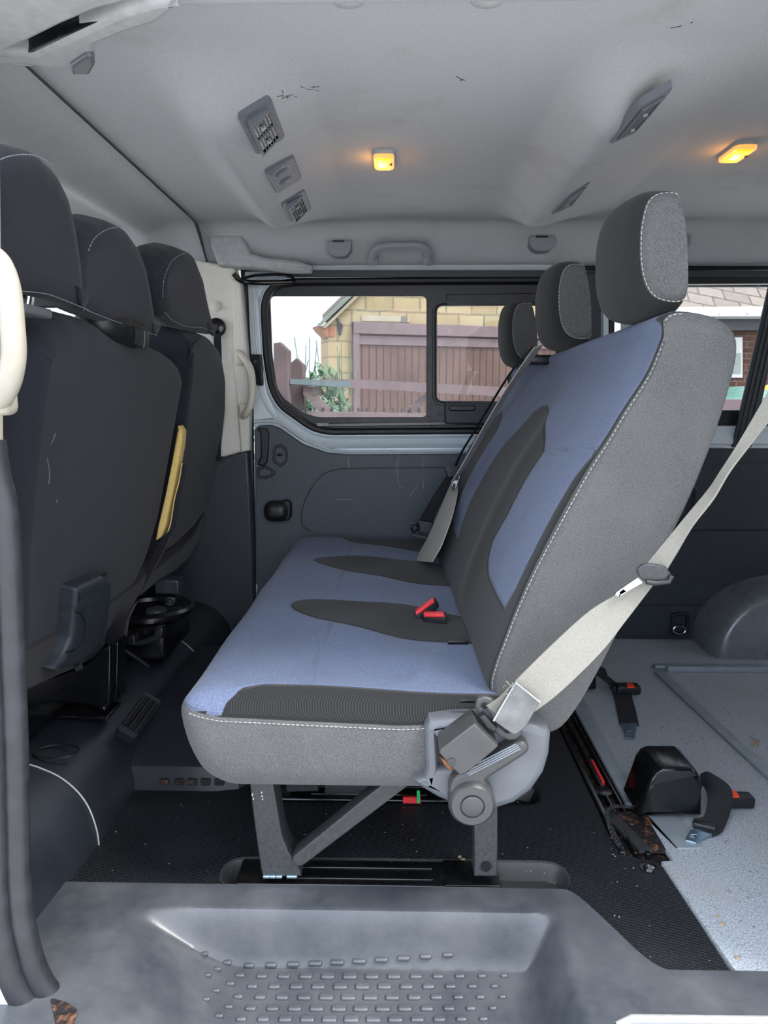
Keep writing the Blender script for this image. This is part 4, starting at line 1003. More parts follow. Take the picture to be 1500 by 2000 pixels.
MB().strip(p_, w_).build('webbing', M['webbing_grey'], nb, smooth=50)
lo_pts = [((1262, 1112), (1286, 1128)), ((1222, 1150), (1262, 1160)), ((1153, 1192), (1222, 1212)), ((1078, 1259), (1172, 1275)), ((1004, 1332), (1095, 1350)), ((975, 1362), (1040, 1392)), ((950, 1378), (1000, 1420))]
p_, w_ = edge_strip(lo_pts, [1.048, 1.042, 1.032, 1.02, 1.01, 1.01, 1.015])
MB().strip(p_, w_).build('webbing', M['webbing_grey'], nb, smooth=50)
MB().lathe([(.03, 0), (.03, .012), (.018, .02)], PY(1950, 248, .95) + Vector((0, -.01, 0)), (0, 1, 0), 24).build('upper_anchor', M['darker'], nb)
tg = MB().wall([(1248, 1126), (1244, 1112), (1256, 1102), (1272, 1101), (1300, 1106), (1312, 1122), (1313, 1132), (1306, 1139), (1278, 1142), (1262, 1138)], 1.028, .008, .003, r=.004).build('tongue', M['steel'], nb)
MB().wall([(1204, 1157), (1246, 1128), (1258, 1138), (1208, 1166), (1201, 1163)], 1.026, .006, .0015, holes=[[(1211, 1157), (1217, 1153), (1221, 1156), (1213, 1161)]]).build('tongue_blade', M['chrome'], tg)
MB().tube([PY(1262, 1136, 1.026), PY(1280, 1139, 1.025), PY(1306, 1136, 1.025), PY(1312, 1124, 1.026)], .004, 10).build('tongue_bar', M['darker'], tg)
lp_ = MB().plate(rp(XZ([(928, 1382), (932, 1366), (946, 1361), (962, 1366), (990, 1396), (1018, 1424), (1022, 1436), (1010, 1447), (994, 1449), (972, 1438), (948, 1412), (934, 1400)], 1.012), .004), [rp(XZ([(940, 1381), (946, 1376), (956, 1380), (1000, 1424), (1000, 1432), (988, 1432)], 1.012), .003)], (0, 1.014, 0), th=.012, bev=.004).build('anchor_loop', M['lever'], nb)
MB().tube([PY(944, 1385, 1.016), PY(958, 1400, 1.016)], .004, 10).build('loop_roller', M['steel'], lp_)
MB().wall([(1007, 1334), (1054, 1372), (1048, 1384), (1028, 1420), (1008, 1435), (1000, 1434), (964, 1408), (984, 1374)], .992, .012, .002).build('belt_sleeve', M['sleeve'], nb)
MB().tube([PY(964, 1408, .991), PY(984, 1373, .991), PY(1007, 1333, .991), PY(1055, 1372, .991)], .0013, 6).build('sleeve_edge', M['trim_light'], nb)
random.seed(5); mf = MB()
for k in range(16):
    a_ = PY(random.uniform(982, 1006), random.uniform(1338, 1362), .992); mf.tube([a_, a_ + Vector((random.uniform(-.007, .003), random.uniform(-.004, .002), random.uniform(-.003, .008)))], .0006, 4)
mf.build('frayed_threads', M['webbing_grey'], nb)
bx2 = MB().wall([(927, 1413), (973, 1458), (968, 1464), (912, 1511), (898, 1515), (883, 1501), (858, 1472), (860, 1464)], .985, .055, .003).build('buckle_box', M['lever'], nb)
MB().lathe([(.006, 0), (.006, .0025), (.0035, .003)], PY(882, 1488, .985), (0, -1, 0), 16).build('screw', M['steel'], bx2)
MB().wall([(858, 1478), (874, 1486), (890, 1502), (880, 1508), (868, 1496)], .99, .02, .003).build('bracket', M['rust'], bx2)
mt2 = MB().wall([(936, 1402), (946, 1396), (972, 1422), (966, 1432), (950, 1424)], 1.0, .02, .003).build('buckle_link', M['darker'], nb)

off = Vector((-.53, 0, .245)).normalized() * .022
def on_back(px, py, d=1.0): return PP(px, py, Vector(P0) + off * d, PN)
b2 = thing('seat_belt', 'grey seat belt with metal clip hanging down over the middle seat back', 'seat belt', on_back(850, 1060))
pts = [(1052, 676), (1030, 706), (1005, 742), (975, 790), (940, 850), (905, 912), (888, 938)]
P = cr([on_back(a, b, 3.2) for a, b in pts], 6); MB().strip(P, [Vector((.012, .020 if i > 8 else .013, .004)) for i in range(len(P))]).build('webbing', M['webbing_grey_brightened'], b2, smooth=50)
lo_pts = [((884, 938), (893, 944)), ((872, 965), (893, 965)), ((853, 1010), (884, 1005)), ((836, 1050), (872, 1040)), ((818, 1082), (860, 1070)), ((816, 1096), (844, 1098))]
A_ = cr([on_back(*p[0], 2.8) for p in lo_pts], 6); B_ = cr([on_back(*p[1], 2.4) for p in lo_pts], 6)
MB().strip([(a + b) / 2 for a, b in zip(A_, B_)], [(a - b) / 2 for a, b in zip(A_, B_)]).build('webbing', M['webbing_grey_brightened'], b2, smooth=50)
q = on_back(890, 940, 3.0); R_ = Matrix.Rotation(.35, 3, 'Y')
k_ = MB().plate(rrect(-.008, -.020, .008, .020, .006), [rrect(-.004, .004, .004, .014, .003)], q + Vector((0, -.004, 0)), tuple(R_ @ Vector((1, 0, 0))), tuple(R_ @ Vector((0, 0, 1))), (0, 1, 0), .006, .002).build('tongue', M['chrome'], b2)
MB().obox(on_back(886, 952, 3.0), (.003, .006, .010), R_, .002).build('tongue_blade', M['steel'], k_)
b3 = thing('seat_belt', 'black seat belt with black buckle hanging at the far seat beside the door trim', 'seat belt', on_back(825, 1040))
def on_far(px, py, Y): return PY(px, py, Y)
pts = [(1042, 676), (1014, 706), (988, 742), (954, 797), (925, 845), (902, 883), (889, 912)]
P = cr([on_back(a, b, 2.4) for a, b in pts], 6); MB().strip(P, [Vector((.007, .022, .003))] * len(P)).build('webbing', M['webbing_black'], b3, smooth=50)
yy = on_back(893, 912, 3.0).y
lo_pts = [((884, 915), (898, 918)), ((868, 935), (890, 942)), ((842, 975), (872, 968)), ((826, 1002), (852, 1000)), ((818, 1018), (844, 1022))]
A_ = cr([PY(*p[0], yy) for p in lo_pts], 6); B_ = cr([PY(*p[1], yy) for p in lo_pts], 6)
MB().strip([(a + b) / 2 for a, b in zip(A_, B_)], [(a - b) / 2 for a, b in zip(A_, B_)]).build('webbing', M['webbing_black'], b3, smooth=50)
MB().wall([(868, 914), (876, 908), (900, 912), (898, 930), (874, 934)], yy - .01, .012, .003, r=.003).build('tongue', M['darker'], b3)
bk = MB().wall([(816, 1016), (846, 1020), (846, 1046), (818, 1042)], yy - .02, .03, .004, r=.003).build('buckle', M['darker'], b3)
MB().tube([PY(803, 1026, yy), PY(812, 1022, yy), PY(818, 1032, yy), PY(808, 1040, yy), PY(803, 1030, yy)], .004, 8).build('buckle_loop', M['gloss'], bk)
MB().wall([(806, 1042), (842, 1050), (840, 1056), (806, 1048)], yy - .01, .02, .002).build('buckle_base', M['steel'], bk)

# ============================================================ FRONT SEATS
M['scuffm'] = plain('chalky_scuff', (92, 92, 88), .9); M['ventgrey0'] = plain('sleeve_grey', (92, 95, 98), .5)
SP, SN = (-.67, 1.5, .39), (1, 0, -.25)
SU = Vector((.2425, 0, .9701)); SNf = Vector((-.9701, 0, .2425)); SO = Vector((-.67, 0, .39))
def seatpt(px, py, d=0):
    q = PP(px, py, Vector(SP) - SNf * d, SN); r = q - SO + SNf * d * 1; return (q.y, (q - (SO - SNf * d)).dot(SU))
def seatplate(pts, d, th, bev, r=0):
    P = [seatpt(a, b, d) for a, b in pts]; P = rp(P, r) if r else P
    return MB().plate(P, [], SO - SNf * d, (0, 1, 0), SU, SNf, th, bev, 5)
fs = thing('double_front_seat', 'dark fabric double passenger seat seen from behind at the left edge', 'seat', (-.75, 1.45, .16))
bk_ = seatplate([(24, 1356), (26, 1100), (44, 900), (60, 760), (74, 676), (104, 636), (150, 622), (200, 632), (260, 660), (310, 680), (345, 695), (362, 710), (368, 735), (356, 800), (342, 880), (318, 1010), (292, 1095), (268, 1150), (225, 1215), (160, 1296), (110, 1325)], 0, .14, .052, .02).build('backrest', M['front'], fs, smooth=70)
# dark seams
def seatline(pts, d, mat, name, parent, r=.0014, n=6):
    P = cr([PP(a, b, Vector(SP) - SNf * d, SN) for a, b in pts], n); return MB().tube(P, r, 6).build(name, mat, parent)
seatplate([(40, 1274), (90, 1247), (140, 1222), (200, 1190), (272, 1135), (292, 1112), (285, 1140), (262, 1180), (240, 1212), (222, 1240), (185, 1285), (150, 1305), (110, 1322), (40, 1356)], .006, .05, .006).build('back_flap', M['front_low'], fs, smooth=60)
sp_ = cr([PY(a, b, 1.098) for a, b in ((112, 648), (95, 668), (82, 700), (70, 745), (55, 790), (42, 850), (24, 930), (6, 1010), (-10, 1080))], 6)
rc = seatplate([(153, 1150), (205, 1126), (219, 1134), (221, 1150), (214, 1210), (204, 1248), (186, 1276), (150, 1302), (108, 1310), (128, 1282), (142, 1250), (148, 1200)], .035, .06, .012, .008).build('recliner_cover', M['dark'], fs, smooth=60)
seatline([(146, 1195), (158, 1200), (167, 1222), (163, 1250), (148, 1268), (128, 1274)], .0365, M['darker'], 'cover_line', rc)
seatline([(150, 1146), (180, 1134), (206, 1120)], .012, M['darker'], 'cover_notch', bk_, .004)
P = [PP(a, b, Vector(SP) - SNf * .003, SN) for a, b in ((152, 1152), (148, 1170), (143, 1200), (140, 1216))]
stitches(MB(), cr(P, 4)).build('stitching', M['stitchf'], bk_)
# scuffs on the seat back
mb = MB()
for pts in (((108, 846), (104, 858), (99, 868)), ((92, 895), (96, 915), (97, 930), (95, 945)), ((112, 975), (110, 982))):
    MB().tube([PP(a, b, Vector(SP) - SNf * .0002, SN) for a, b in pts], .0012, 5).build('scuff_mark', M['scuffm'], bk_)
# yellow foam showing at the torn edge
def foamstrip(pts, Y, th, mat, name, par): return MB().wall(pts, Y, th, .004, r=.004).build(name, mat, par, smooth=60)
foam = foamstrip([(348, 830), (356, 842), (354, 870), (346, 915), (334, 975), (322, 1030), (314, 1050), (304, 1056), (308, 1030), (322, 970), (336, 900)], 1.83, .04, M['foam'], 'torn_foam', fs)
for o_, m_, r_ in (((4, 0), 'foam', .0022), ((9, 2), 'front', .006)):
    MB().tube(cr([PY(a + o_[0], b + o_[1], 1.83) for a, b in ((352, 905), (346, 940), (337, 975), (330, 1020), (322, 1044))], 6), r_, 8).build('torn_edge', M[m_], foam)
MB().wall([(322, 1044), (338, 1030), (318, 1078), (296, 1118), (280, 1150), (268, 1160), (282, 1120), (300, 1080)], 1.82, .02, .004).build('torn_cover', M['front_low'], fs)
MB().wall([(200, 1240), (262, 1180), (245, 1215), (240, 1250), (225, 1262), (208, 1262)], 1.60, .03, .006).build('hanging_cover', M['front_low'], fs)
# headrests of the front seats
def fhead(outline, low, top, posts, parent):
    hr_ = seatplate(outline, 0, .10, .034, .012).build('headrest', M['front'], parent, smooth=70)
    for pts in (low, top): stitches(MB(), cr([PP(a, b, Vector(SP) + SNf * .0012 * -1, SN) - SNf * .0 for a, b in pts], 6)).build('stitching', M['stitchf'], hr_)
    for px in posts[:1]:
        p = PP(px, 592, Vector(SP) + SNf * .05, SN); MB().tube([p + SU * -.03, p + SU * .05], .0055, 10).build('post', M['chrome'], hr_)
    return hr_
fhead([(-64, 470), (-58, 380), (-40, 325), (0, 300), (50, 293), (95, 304), (128, 334), (150, 380), (163, 440), (173, 510), (181, 600), (178, 613), (130, 596), (60, 580), (-40, 566), (-62, 556)], [(-30, 566), (30, 568), (90, 574), (130, 588), (174, 606)], [(-36, 345), (0, 312), (40, 302), (75, 306), (108, 325)], (60,), fs); fhead([(150, 520), (160, 480), (178, 458), (205, 442), (235, 437), (262, 450), (284, 482), (297, 520), (307, 580), (316, 645), (313, 667), (285, 660), (250, 645), (200, 627), (160, 606), (150, 596)], [(170, 606), (210, 622), (250, 636), (309, 656)], [(172, 490), (186, 464), (210, 448), (236, 443)], (), fs)
# belt guide moulding between the two seats
q = PX(222, 645, -.555)
bg_ = rbox((q.x - .01, q.y + .02, q.z + .004), (.05, .105, .034), (.045, .07, .030), .01, lambda v: (v.x, v.y, v.z - .05 * v.y)).build('belt_guide', M['darker'], fs, smooth=60)
MB().wall([(256, 634), (284, 644), (285, 664), (282, 684), (258, 672), (262, 655)], PX(270, 660, -.50).y, .02, .003, r=.003).build('guide_clip', M['darker'], bg_)
q = PX(55, 606, -.53); MB().obox((q.x, q.y, q.z), (.012, .05, .007), None, .004).build('post_sleeve', M['ventgrey0'], fs)
# seat cushion (beyond the back) and black pedestal
rbox((-.98, 1.45, .40), (.27, .36, .085), (.06, .06, .06), .03).build('seat_cushion', M['front'], fs, smooth=70)
MB().box((-1.22, 1.14, .16), (-.74, 1.80, .33), .02).build('pedestal', M['gloss'], fs)
MB().wall([(48, 1340), (105, 1322), (165, 1300), (196, 1272), (216, 1258), (216, 1376), (206, 1384), (170, 1378), (50, 1368)], 1.46, .02, .006).build('pedestal_bracket', M['gloss'], fs)
MB().wall([(213, 1262), (231, 1252), (229, 1368), (214, 1380)], 1.50, .05, .004).build('pedestal_leg', M['gloss'], fs)
MB().box((-.76, 1.45, .158), (-.63, 1.53, .166), .003).build('foot', M['gloss'], fs)
q = PZ(203, 1378, .165); MB().lathe([(.013, 0), (.013, .005), (.008, .006), (.008, .014), (.005, .016)], q, (0, 0, 1), 16).build('bolt', M['chrome'], fs)
q = PY(155, 1302, 1.44); MB().lathe([(.008, 0), (.008, .006), (.005, .012)], q, (0, -1, 0), 12).build('bolt', M['steel'], fs)

# driver's seat
ds_ = thing('front_seat', 'dark fabric single front seat between the double seat and the pale pillar', 'seat', (-.72, 2.15, .16))
seatplate([(372, 652), (400, 653), (425, 662), (440, 682), (448, 730), (447, 790), (438, 870), (425, 940), (405, 1005), (380, 1040), (340, 1080), (308, 1090), (318, 1050), (335, 960), (352, 860), (364, 760), (366, 690)], 0, .14, .048, .02).build('backrest', M['front'], ds_, smooth=70)
bb = [o for o in ds_.children if o.name.startswith('backrest')][0]
MB().tube(cr([PP(a, b, Vector(SP) - SNf * .001, SN) for a, b in ((392, 658), (378, 672), (370, 700), (366, 760))], 5), .0016, 6).build('seam_line', M['dstitch'], bb)
seatplate([(400, 1002), (380, 1042), (350, 1075), (300, 1112), (276, 1150), (276, 1165), (310, 1135), (345, 1115), (370, 1090), (392, 1050)], .004, .06, .008).build('back_flap', M['front_low'], ds_, smooth=60)
fhead([(315, 590), (316, 545), (328, 510), (345, 494), (366, 488), (389, 498), (404, 538), (414, 590), (427, 645), (423, 658), (395, 655), (350, 644), (326, 624)], [(322, 610), (338, 626), (365, 638), (395, 640), (420, 650)], [(318, 580), (320, 548), (332, 516), (348, 500), (366, 493)], (), ds_)
rbox((-.96, 2.15, .42), (.25, .25, .08), (.06, .06, .06), .03).build('seat_cushion', M['front'], ds_, smooth=70)
q = PZ(298, 1198, .27)
pd = MB().lathe([(.02, .0), (.105, .0), (.115, .008), (.115, .02), (.105, .026), (.085, .024), (.08, .014), (.04, .012), (.02, .022)], (q.x - .01, q.y + .02, .262), (0, 0, 1), 40).build('turntable', M['gloss'], ds_)
MB().lathe([(.014, 0), (.014, .006), (.009, .007), (.009, .014)], PZ(332, 1180, .285), (0, 0, 1), 12).build('bolt', M['steel'], pd)
MB().lathe([(.028, 0), (.026, .01), (.014, .012)], PZ(306, 1196, .275), (0, 0, 1), 16).build('hub', M['steel'], pd)
MB().box((q.x - .12, q.y - .07, .16), (q.x + .055, q.y + .16, .262), .015).build('pedestal', M['gloss'], ds_)
MB().wall([(300, 1133), (348, 1134), (350, 1162), (303, 1160)], 1.98, .06, .005).build('control_box', M['dark'], ds_)
MB().wall([(246, 1245), (262, 1240), (264, 1256), (300, 1242), (303, 1228), (318, 1226), (316, 1248), (280, 1262), (246, 1262)], 1.74, .03, .004).build('catch', M['darker'], ds_)
MB().tube([PY(232, 1262, 1.66), PY(262, 1282, 1.70), PY(290, 1302, 1.74)], .004, 8).build('strut', M['steel'], ds_)
MB().lathe([(.014, 0), (.012, .008)], PZ(350, 1222, .17), (0, 0, 1), 12).build('bolt', M['rust'], ds_)

# ============================================================ CEILING FITTINGS
def on_plane(corners, p0, n): return [PP(a, b, p0, n) for a, b in corners]
def quad_solid(q, nn, t0, t1, r=.12):
    A, B, Cc, D = q; lp = rp([(0, 0), (1, 0), (1, 1), (0, 1)], r); mb = MB(); k = len(lp)
    def at(u, v): return A * (1 - u) * (1 - v) + B * u * (1 - v) + Cc * u * v + D * (1 - u) * v
    mb.v = [at(*p) - nn * t0 for p in lp] + [at(*p) + nn * (t1 - .002) for p in lp] + [at(.5 + (p[0] - .5) * .95, .5 + (p[1] - .5) * .96) + nn * t1 for p in lp]
    mb.f = [tuple(range(2 * k, 3 * k))] + [(i, (i + 1) % k, k + (i + 1) % k, k + i) for i in range(k)] + [(k + i, k + (i + 1) % k, 2 * k + (i + 1) % k, 2 * k + i) for i in range(k)]
    return mb, at
def vent(name, label, corners, p0, n, wedge=True, rows=6):
    n = Vector(n).normalized(); q = on_plane(corners, p0, n); nn = n if n.z < 0 else -n
    c = sum(q, Vector()) / 4; t = thing(name, label, 'air vent', c, 'ceiling air vents')
    mb, at = quad_solid(q, nn, .012, .004 if wedge else .0025); mb.build('vent_frame', M['ventgrey'], t, smooth=30)
    # angled louvre block: u runs across (X), v runs along Y
    u0, u1, v0, v1 = .20, .86, .12, .88; h0, h1 = (.016, .003) if wedge else (.002, .001)
    def P(u, v, d=0): return at(u0 + (u1 - u0) * u, v0 + (v1 - v0) * v) + nn * (.004 + h0 + (h1 - h0) * u + d)
    b = MB(); vs = [P(0, 0), P(1, 0), P(1, 1), P(0, 1)]; lo = [at(u0 + (u1 - u0) * a, v0 + (v1 - v0) * b_) for a, b_ in ((0, 0), (1, 0), (1, 1), (0, 1))]
    w_ = .07
    inn = [P(w_ * 1.6, w_, 0), P(1 - w_, w_, 0), P(1 - w_, 1 - w_, 0), P(w_ * 1.6, 1 - w_, 0)]; dn = [p - nn * .004 for p in inn]
    b.v = vs + lo + inn + dn; b.f = [(i, (i + 1) % 4, 4 + (i + 1) % 4, 4 + i) for i in range(4)] + [(i, (i + 1) % 4, 8 + (i + 1) % 4, 8 + i) for i in range(4)]
    blk = b.build('louvre_block', M['ventgrey'], t, smooth=0)
    d = MB(); d.v = [p + nn * .0008 for p in dn]; d.v += [p - nn * .0015 for p in d.v]; d.f = [(0, 1, 2, 3), (4, 5, 6, 7), (0, 1, 5, 4), (1, 2, 6, 5), (2, 3, 7, 6), (3, 0, 4, 7)]
    d.build('vent_opening', M['gloss'], t, smooth=0)
    for k in range(1, rows):
        u = w_ * 1.6 + (1 - w_ * 2.6) * k / rows; MB().tube([P(u, w_, -.001), P(u, 1 - w_, -.001)], .0013, 6).build('slat', M['ventgrey'], t)
    MB().tube([P(.05, .5, -.001), P(.95, .5, -.001)], .0017, 6).build('crossbar', M['ventgrey'], t)
    for v in (.27, .75): MB().tube([P(.4, v, .001), P(.62, v + .02, .001)], .0026, 6).build('thumb_tab', M['trim_light'], t)
    return t
M['ventgrey'] = plain('vent_grey_plastic', (100, 104, 113), .5, var=.05)
PL1, NL1 = Vector((-.345, 1.6, 1.321)), (.318, 0, -1); PL2, NL2 = Vector((.385, 1.6, 1.321)), (.288, 0, -1)
vent('air_vent', 'grey louvred ceiling vent nearest the camera on the left duct, larger looking', [(464, 229), (528, 191), (557, 266), (501, 302)], PL1, NL1)
vent('air_vent', 'grey louvred ceiling vent beyond the twin reading lamp on the left duct', [(548, 397), (594, 368), (608, 407), (567, 433)], PL1, NL1)
vent('air_vent', 'narrow looking ceiling vent on the right duct nearest the lit lamp at right', [(1247, 209), (1318, 166), (1240, 259), (1189, 281)], PL2, NL2, False)
vent('air_vent', 'narrow looking ceiling vent at the far end of the right duct above the middle headrest', [(1112, 380), (1155, 352), (1117, 401), (1075, 419)], PL2, NL2, False)
n = Vector(NL1).normalized(); q = on_plane([(515, 331), (572, 300), (589, 346), (539, 376)], PL1, n)
t = thing('reading_lamp', 'grey ceiling plate with two unlit oval reading lamps between two vents', 'lamp', sum(q, Vector()) / 4)
mb, at = quad_solid(q, n, .010, .005); mb.build('plate', M['ventgrey'], t)
for v in (.32, .68):
    ux = (at(1, .5) - at(0, .5)); uy = (at(.5, 1) - at(.5, 0)); c = at(.5, v) + n * .005
    L = [c + ux * .30 * math.cos(k * math.pi / 16) + uy * .15 * math.sin(k * math.pi / 16) for k in range(32)]
    MB().tube(L, .0012, 6, closed=True).build('lamp_rim', M['trim_light'], t)
    mb = MB(); mb.v = [p for p in L] + [c + (p - c) * .6 + n * .005 for p in L]; mb.f = [(i, (i + 1) % 32, 32 + (i + 1) % 32, 32 + i) for i in range(32)] + [tuple(range(32, 64))]
    mb.build('lens', M['ventgrey'], t)
# amber dome lamps
def emit(name, c, s):
    m = N(name); m.set(c, .3, 0, .5, **{'Emission Color': c}); m.b.inputs['Emission Strength'].default_value = s; return m.m
M['lens'] = emit('amber_lens', (255, 172, 16), 1.1); M['bulb'] = emit('lit_bulb', (255, 222, 70), 7.0); M['rim'] = emit('amber_lens_rim', (255, 160, 84), .8)
for (cx, cy, wx, ly, lab) in ((750, 316, .023, .047, 'lit amber dome lamp in the middle of the ceiling between the duct ribs'), (1440, 300, .024, .050, 'lit amber dome lamp in the ceiling at the right edge above the near headrest')):
    c = PZ(cx, cy, 1.373); t = thing('dome_lamp', lab, 'lamp', c, 'lit amber dome lamps')
    ol = rp([(-wx, -ly), (wx, -ly), (wx, ly), (-wx, ly)], .016); il = rp([(-wx * .74, -ly * .84), (wx * .74, -ly * .84), (wx * .74, ly * .84), (-wx * .74, ly * .84)], .010)
    MB().plate([(x * 1.08, y * 1.06) for x, y in ol], [], (c.x, c.y, 1.376), (1, 0, 0), (0, 1, 0), (0, 0, 1), .010, .002).build('base', M['trim_light'], t)
    MB().plate(ol, [], (c.x, c.y, 1.368), (1, 0, 0), (0, 1, 0), (0, 0, 1), .010, .003).build('lens_rim', M['rim'], t)
    l_ = MB().plate(il, [], (c.x, c.y, 1.3655), (1, 0, 0), (0, 1, 0), (0, 0, 1), .006, .002).build('lens', M['lens'], t)
    rbox((c.x - .004, c.y + .0, 1.3655), (wx * .46, ly * .34, .003), (wx * .4, ly * .3, .0025), .004).build('bulb', M['bulb'], t, smooth=60)
    for k in range(7):
        x = c.x - wx * .62 + wx * 1.24 * k / 6; MB().box((x - .0004, c.y - ly * .72, 1.3645), (x + .0004, c.y + ly * .72, 1.3660)).build('lens_rib', M['rim'], t)
    MB().box((c.x + wx * .55, c.y - .012, 1.3635), (c.x + wx * .80, c.y - .002, 1.3665), .001).build('switch', M['darker'], t)
    ld = bpy.data.lights.new('lamp_light', 'POINT'); lo_ = bpy.data.objects.new('lamp_light', ld); C.objects.link(lo_); lo_.parent = t; lo_.location = Vector((-.012, 0, -.028)); ld.energy = .11; ld.color = (1, .42, .08); ld.shadow_soft_size = .012
# hooks and grab handle on the far cove
def hook(x0, x1, y0, y1, lab):
    Yk = 2.352; c = PY((x0 + x1) / 2, y1, Yk); t = thing('coat_hook', lab, 'hook', c, 'coat hooks along the far roof edge')
    MB().wall([(x0, y0), (x1, y0), (x1, y0 + (y1 - y0) * .55), (x1 - 8, y1 - 3), (x1 - 16, y1), (x0 + 16, y1), (x0 + 8, y1 - 3), (x0, y0 + (y1 - y0) * .55)], Yk, .05, .003).build('flap', M['hookgrey'], t)
    MB().wall([(x0 + 12, y0 - 1), (x1 - 14, y0 - 1), (x1 - 14, y0 + 3), (x0 + 12, y0 + 3)], Yk - .002, .01, .001).build('hinge', M['darker'], t)
hook(638, 686, 470, 500, 'grey folded coat hook left of the grab handle above the far window')
hook(1035, 1084, 461, 490, 'grey folded coat hook right of the grab handle, beside the near headrest')
hook(1318, 1350, 458, 490, 'grey folded coat hook half hidden behind the near headrest')
t = thing('grab_handle', 'grey arched roof grab handle above the far window', 'grab handle', PY(782, 515, 2.34))
MB().tube(cr([PY(729, 512, 2.375), PY(728, 500, 2.345), PY(736, 486, 2.325), PY(756, 480, 2.32), PY(785, 479, 2.32), PY(815, 479, 2.32), PY(832, 485, 2.325), PY(838, 500, 2.345), PY(836, 512, 2.375)], 8), .0125, 14).build('grip', M['hookgrey'], t)
for px in (729, 837): MB().obox(PY(px, 508, 2.368), (.017, .014, .015), None, .008).build('mount', M['hookgrey'], t)
for px, lab in ((680, 'small pale oval roof hook at the top edge, left one'), (950, 'small pale oval roof hook at the top edge, right one')):
    c = PY(px, -2, 1.03); c.z -= .0; MB(); hk = rbox(c, (.022, .012, .010), (.02, .011, .009), .004).build('roof_hook', M['trim_light'], None, smooth=60); tag(hk, lab, 'hook', 'roof hooks at the near edge')

# ============================================================ THINGS ON THE LOAD FLOOR
# near belt box
t = thing('belt_retractor', 'glossy black belt retractor box standing near on the grey floor edge, rust beneath', 'belt box', PZ(1310, 1590, .008))
MB().wall([(1246, 1592), (1272, 1522), (1282, 1508), (1296, 1502), (1352, 1502), (1364, 1510), (1373, 1526), (1373, 1596), (1250, 1598)], 1.335, .105, .012).build('housing', M['gloss'], t, smooth=50)
MB().wall([(1272, 1534), (1286, 1512), (1298, 1507), (1350, 1507), (1362, 1515)], 1.331, .004, .001).build('housing_edge', M['darker'], t)
b = thing('lap_belt', 'black lap belt looped on the floor beside the near retractor box, bright steel tongue', 'belt', PZ(1400, 1620, .01))
def P3(px, py, z): return PZ(px, py, z)
A_ = cr([P3(1368, 1512, .06), P3(1385, 1508, .075), P3(1426, 1538, .055), P3(1428, 1578, .03), P3(1412, 1622, .014), P3(1392, 1634, .010)], 8)
B_ = cr([P3(1368, 1545, .03), P3(1374, 1535, .04), P3(1382, 1560, .045), P3(1376, 1592, .03), P3(1356, 1600, .022), P3(1352, 1606, .018)], 8)
MB().strip([(p + q_) / 2 for p, q_ in zip(A_, B_)], [(p - q_) / 2 for p, q_ in zip(A_, B_)]).build('webbing', M['webbing_black'], b, smooth=50)
MB().obox((P3(1376, 1612, .016)), (.021, .010, .006), Matrix.Rotation(-.45, 3, 'Z'), .003).build('tongue_cover', M['darker'], b)
def flat(pts, z, th, name, mat, par, holes=(), bev=.001): return MB().plate(rp(XYz(pts, z), .002), [rp(XYz(h_, z), .001) for h_ in holes], (0, 0, z), (1, 0, 0), (0, 1, 0), (0, 0, -1), th, bev).build(name, mat, par)
flat([(1348, 1620), (1362, 1618), (1388, 1624), (1391, 1630), (1376, 1636), (1360, 1646), (1338, 1640)], .013, .004, 'tongue', M['zinc'], b, [[(1350, 1629), (1362, 1630), (1356, 1637), (1346, 1635)]])
bk = rbox(P3(1442, 1562, .022), (.029, .016, .012), (.006, .006, .006), .004).build('buckle', M['darker'], b, smooth=50)
flat([(1425, 1543), (1437, 1543), (1445, 1556), (1428, 1556)], .036, .004, 'button', M['orange'], bk)
# far belt box
t = thing('belt_retractor', 'dark belt retractor box farther back, half hidden behind the bench backrest', 'belt box', PZ(1140, 1346, .008))
MB().wall([(1098, 1292), (1106, 1280), (1150, 1280), (1164, 1290), (1166, 1348), (1092, 1350)], 1.975, .11, .010).build('housing', M['gloss'], t)
b = thing('lap_belt', 'black lap belt lying straight on the grey floor behind the backrest, farther from camera', 'belt', PZ(1222, 1400, .01))
A_ = cr([P3(1158, 1306, .06), P3(1180, 1322, .035), P3(1200, 1338, .02)], 6); MB().strip(A_, [Vector((.010, .016, 0))] * len(A_)).build('strap', M['webbing_black'], b)
MB().strip([P3(1160, 1316, .05), P3(1176, 1308, .055), P3(1184, 1312, .05)], [Vector((.0, .012, .004))] * 3).build('strap_end', M['webbing_black'], b)
A_ = cr([P3(1212, 1346, .018), P3(1218, 1365, .012), P3(1224, 1390, .011), P3(1229, 1416, .010)], 6); MB().strip(A_, [Vector((.024, -.004, 0))] * len(A_)).build('webbing', M['webbing_black'], b)
flat([(1212, 1412), (1245, 1412), (1243, 1422), (1240, 1440), (1220, 1440), (1219, 1424)], .013, .004, 'tongue', M['zinc'], b, [[(1225, 1428), (1235, 1428), (1235, 1434), (1225, 1434)]])
bk = rbox(P3(1226, 1345, .026), (.034, .018, .013), (.007, .007, .007), .004).build('buckle', M['darker'], b, smooth=50)
MB().lathe([(.016, 0), (.016, .014)], P3(1202, 1346, .018), (0, 0, 1), 20).build('boot', M['darker'], b)
flat([(1224, 1334), (1237, 1335), (1240, 1342), (1225, 1342)], .041, .003, 'button', M['orange'], bk)
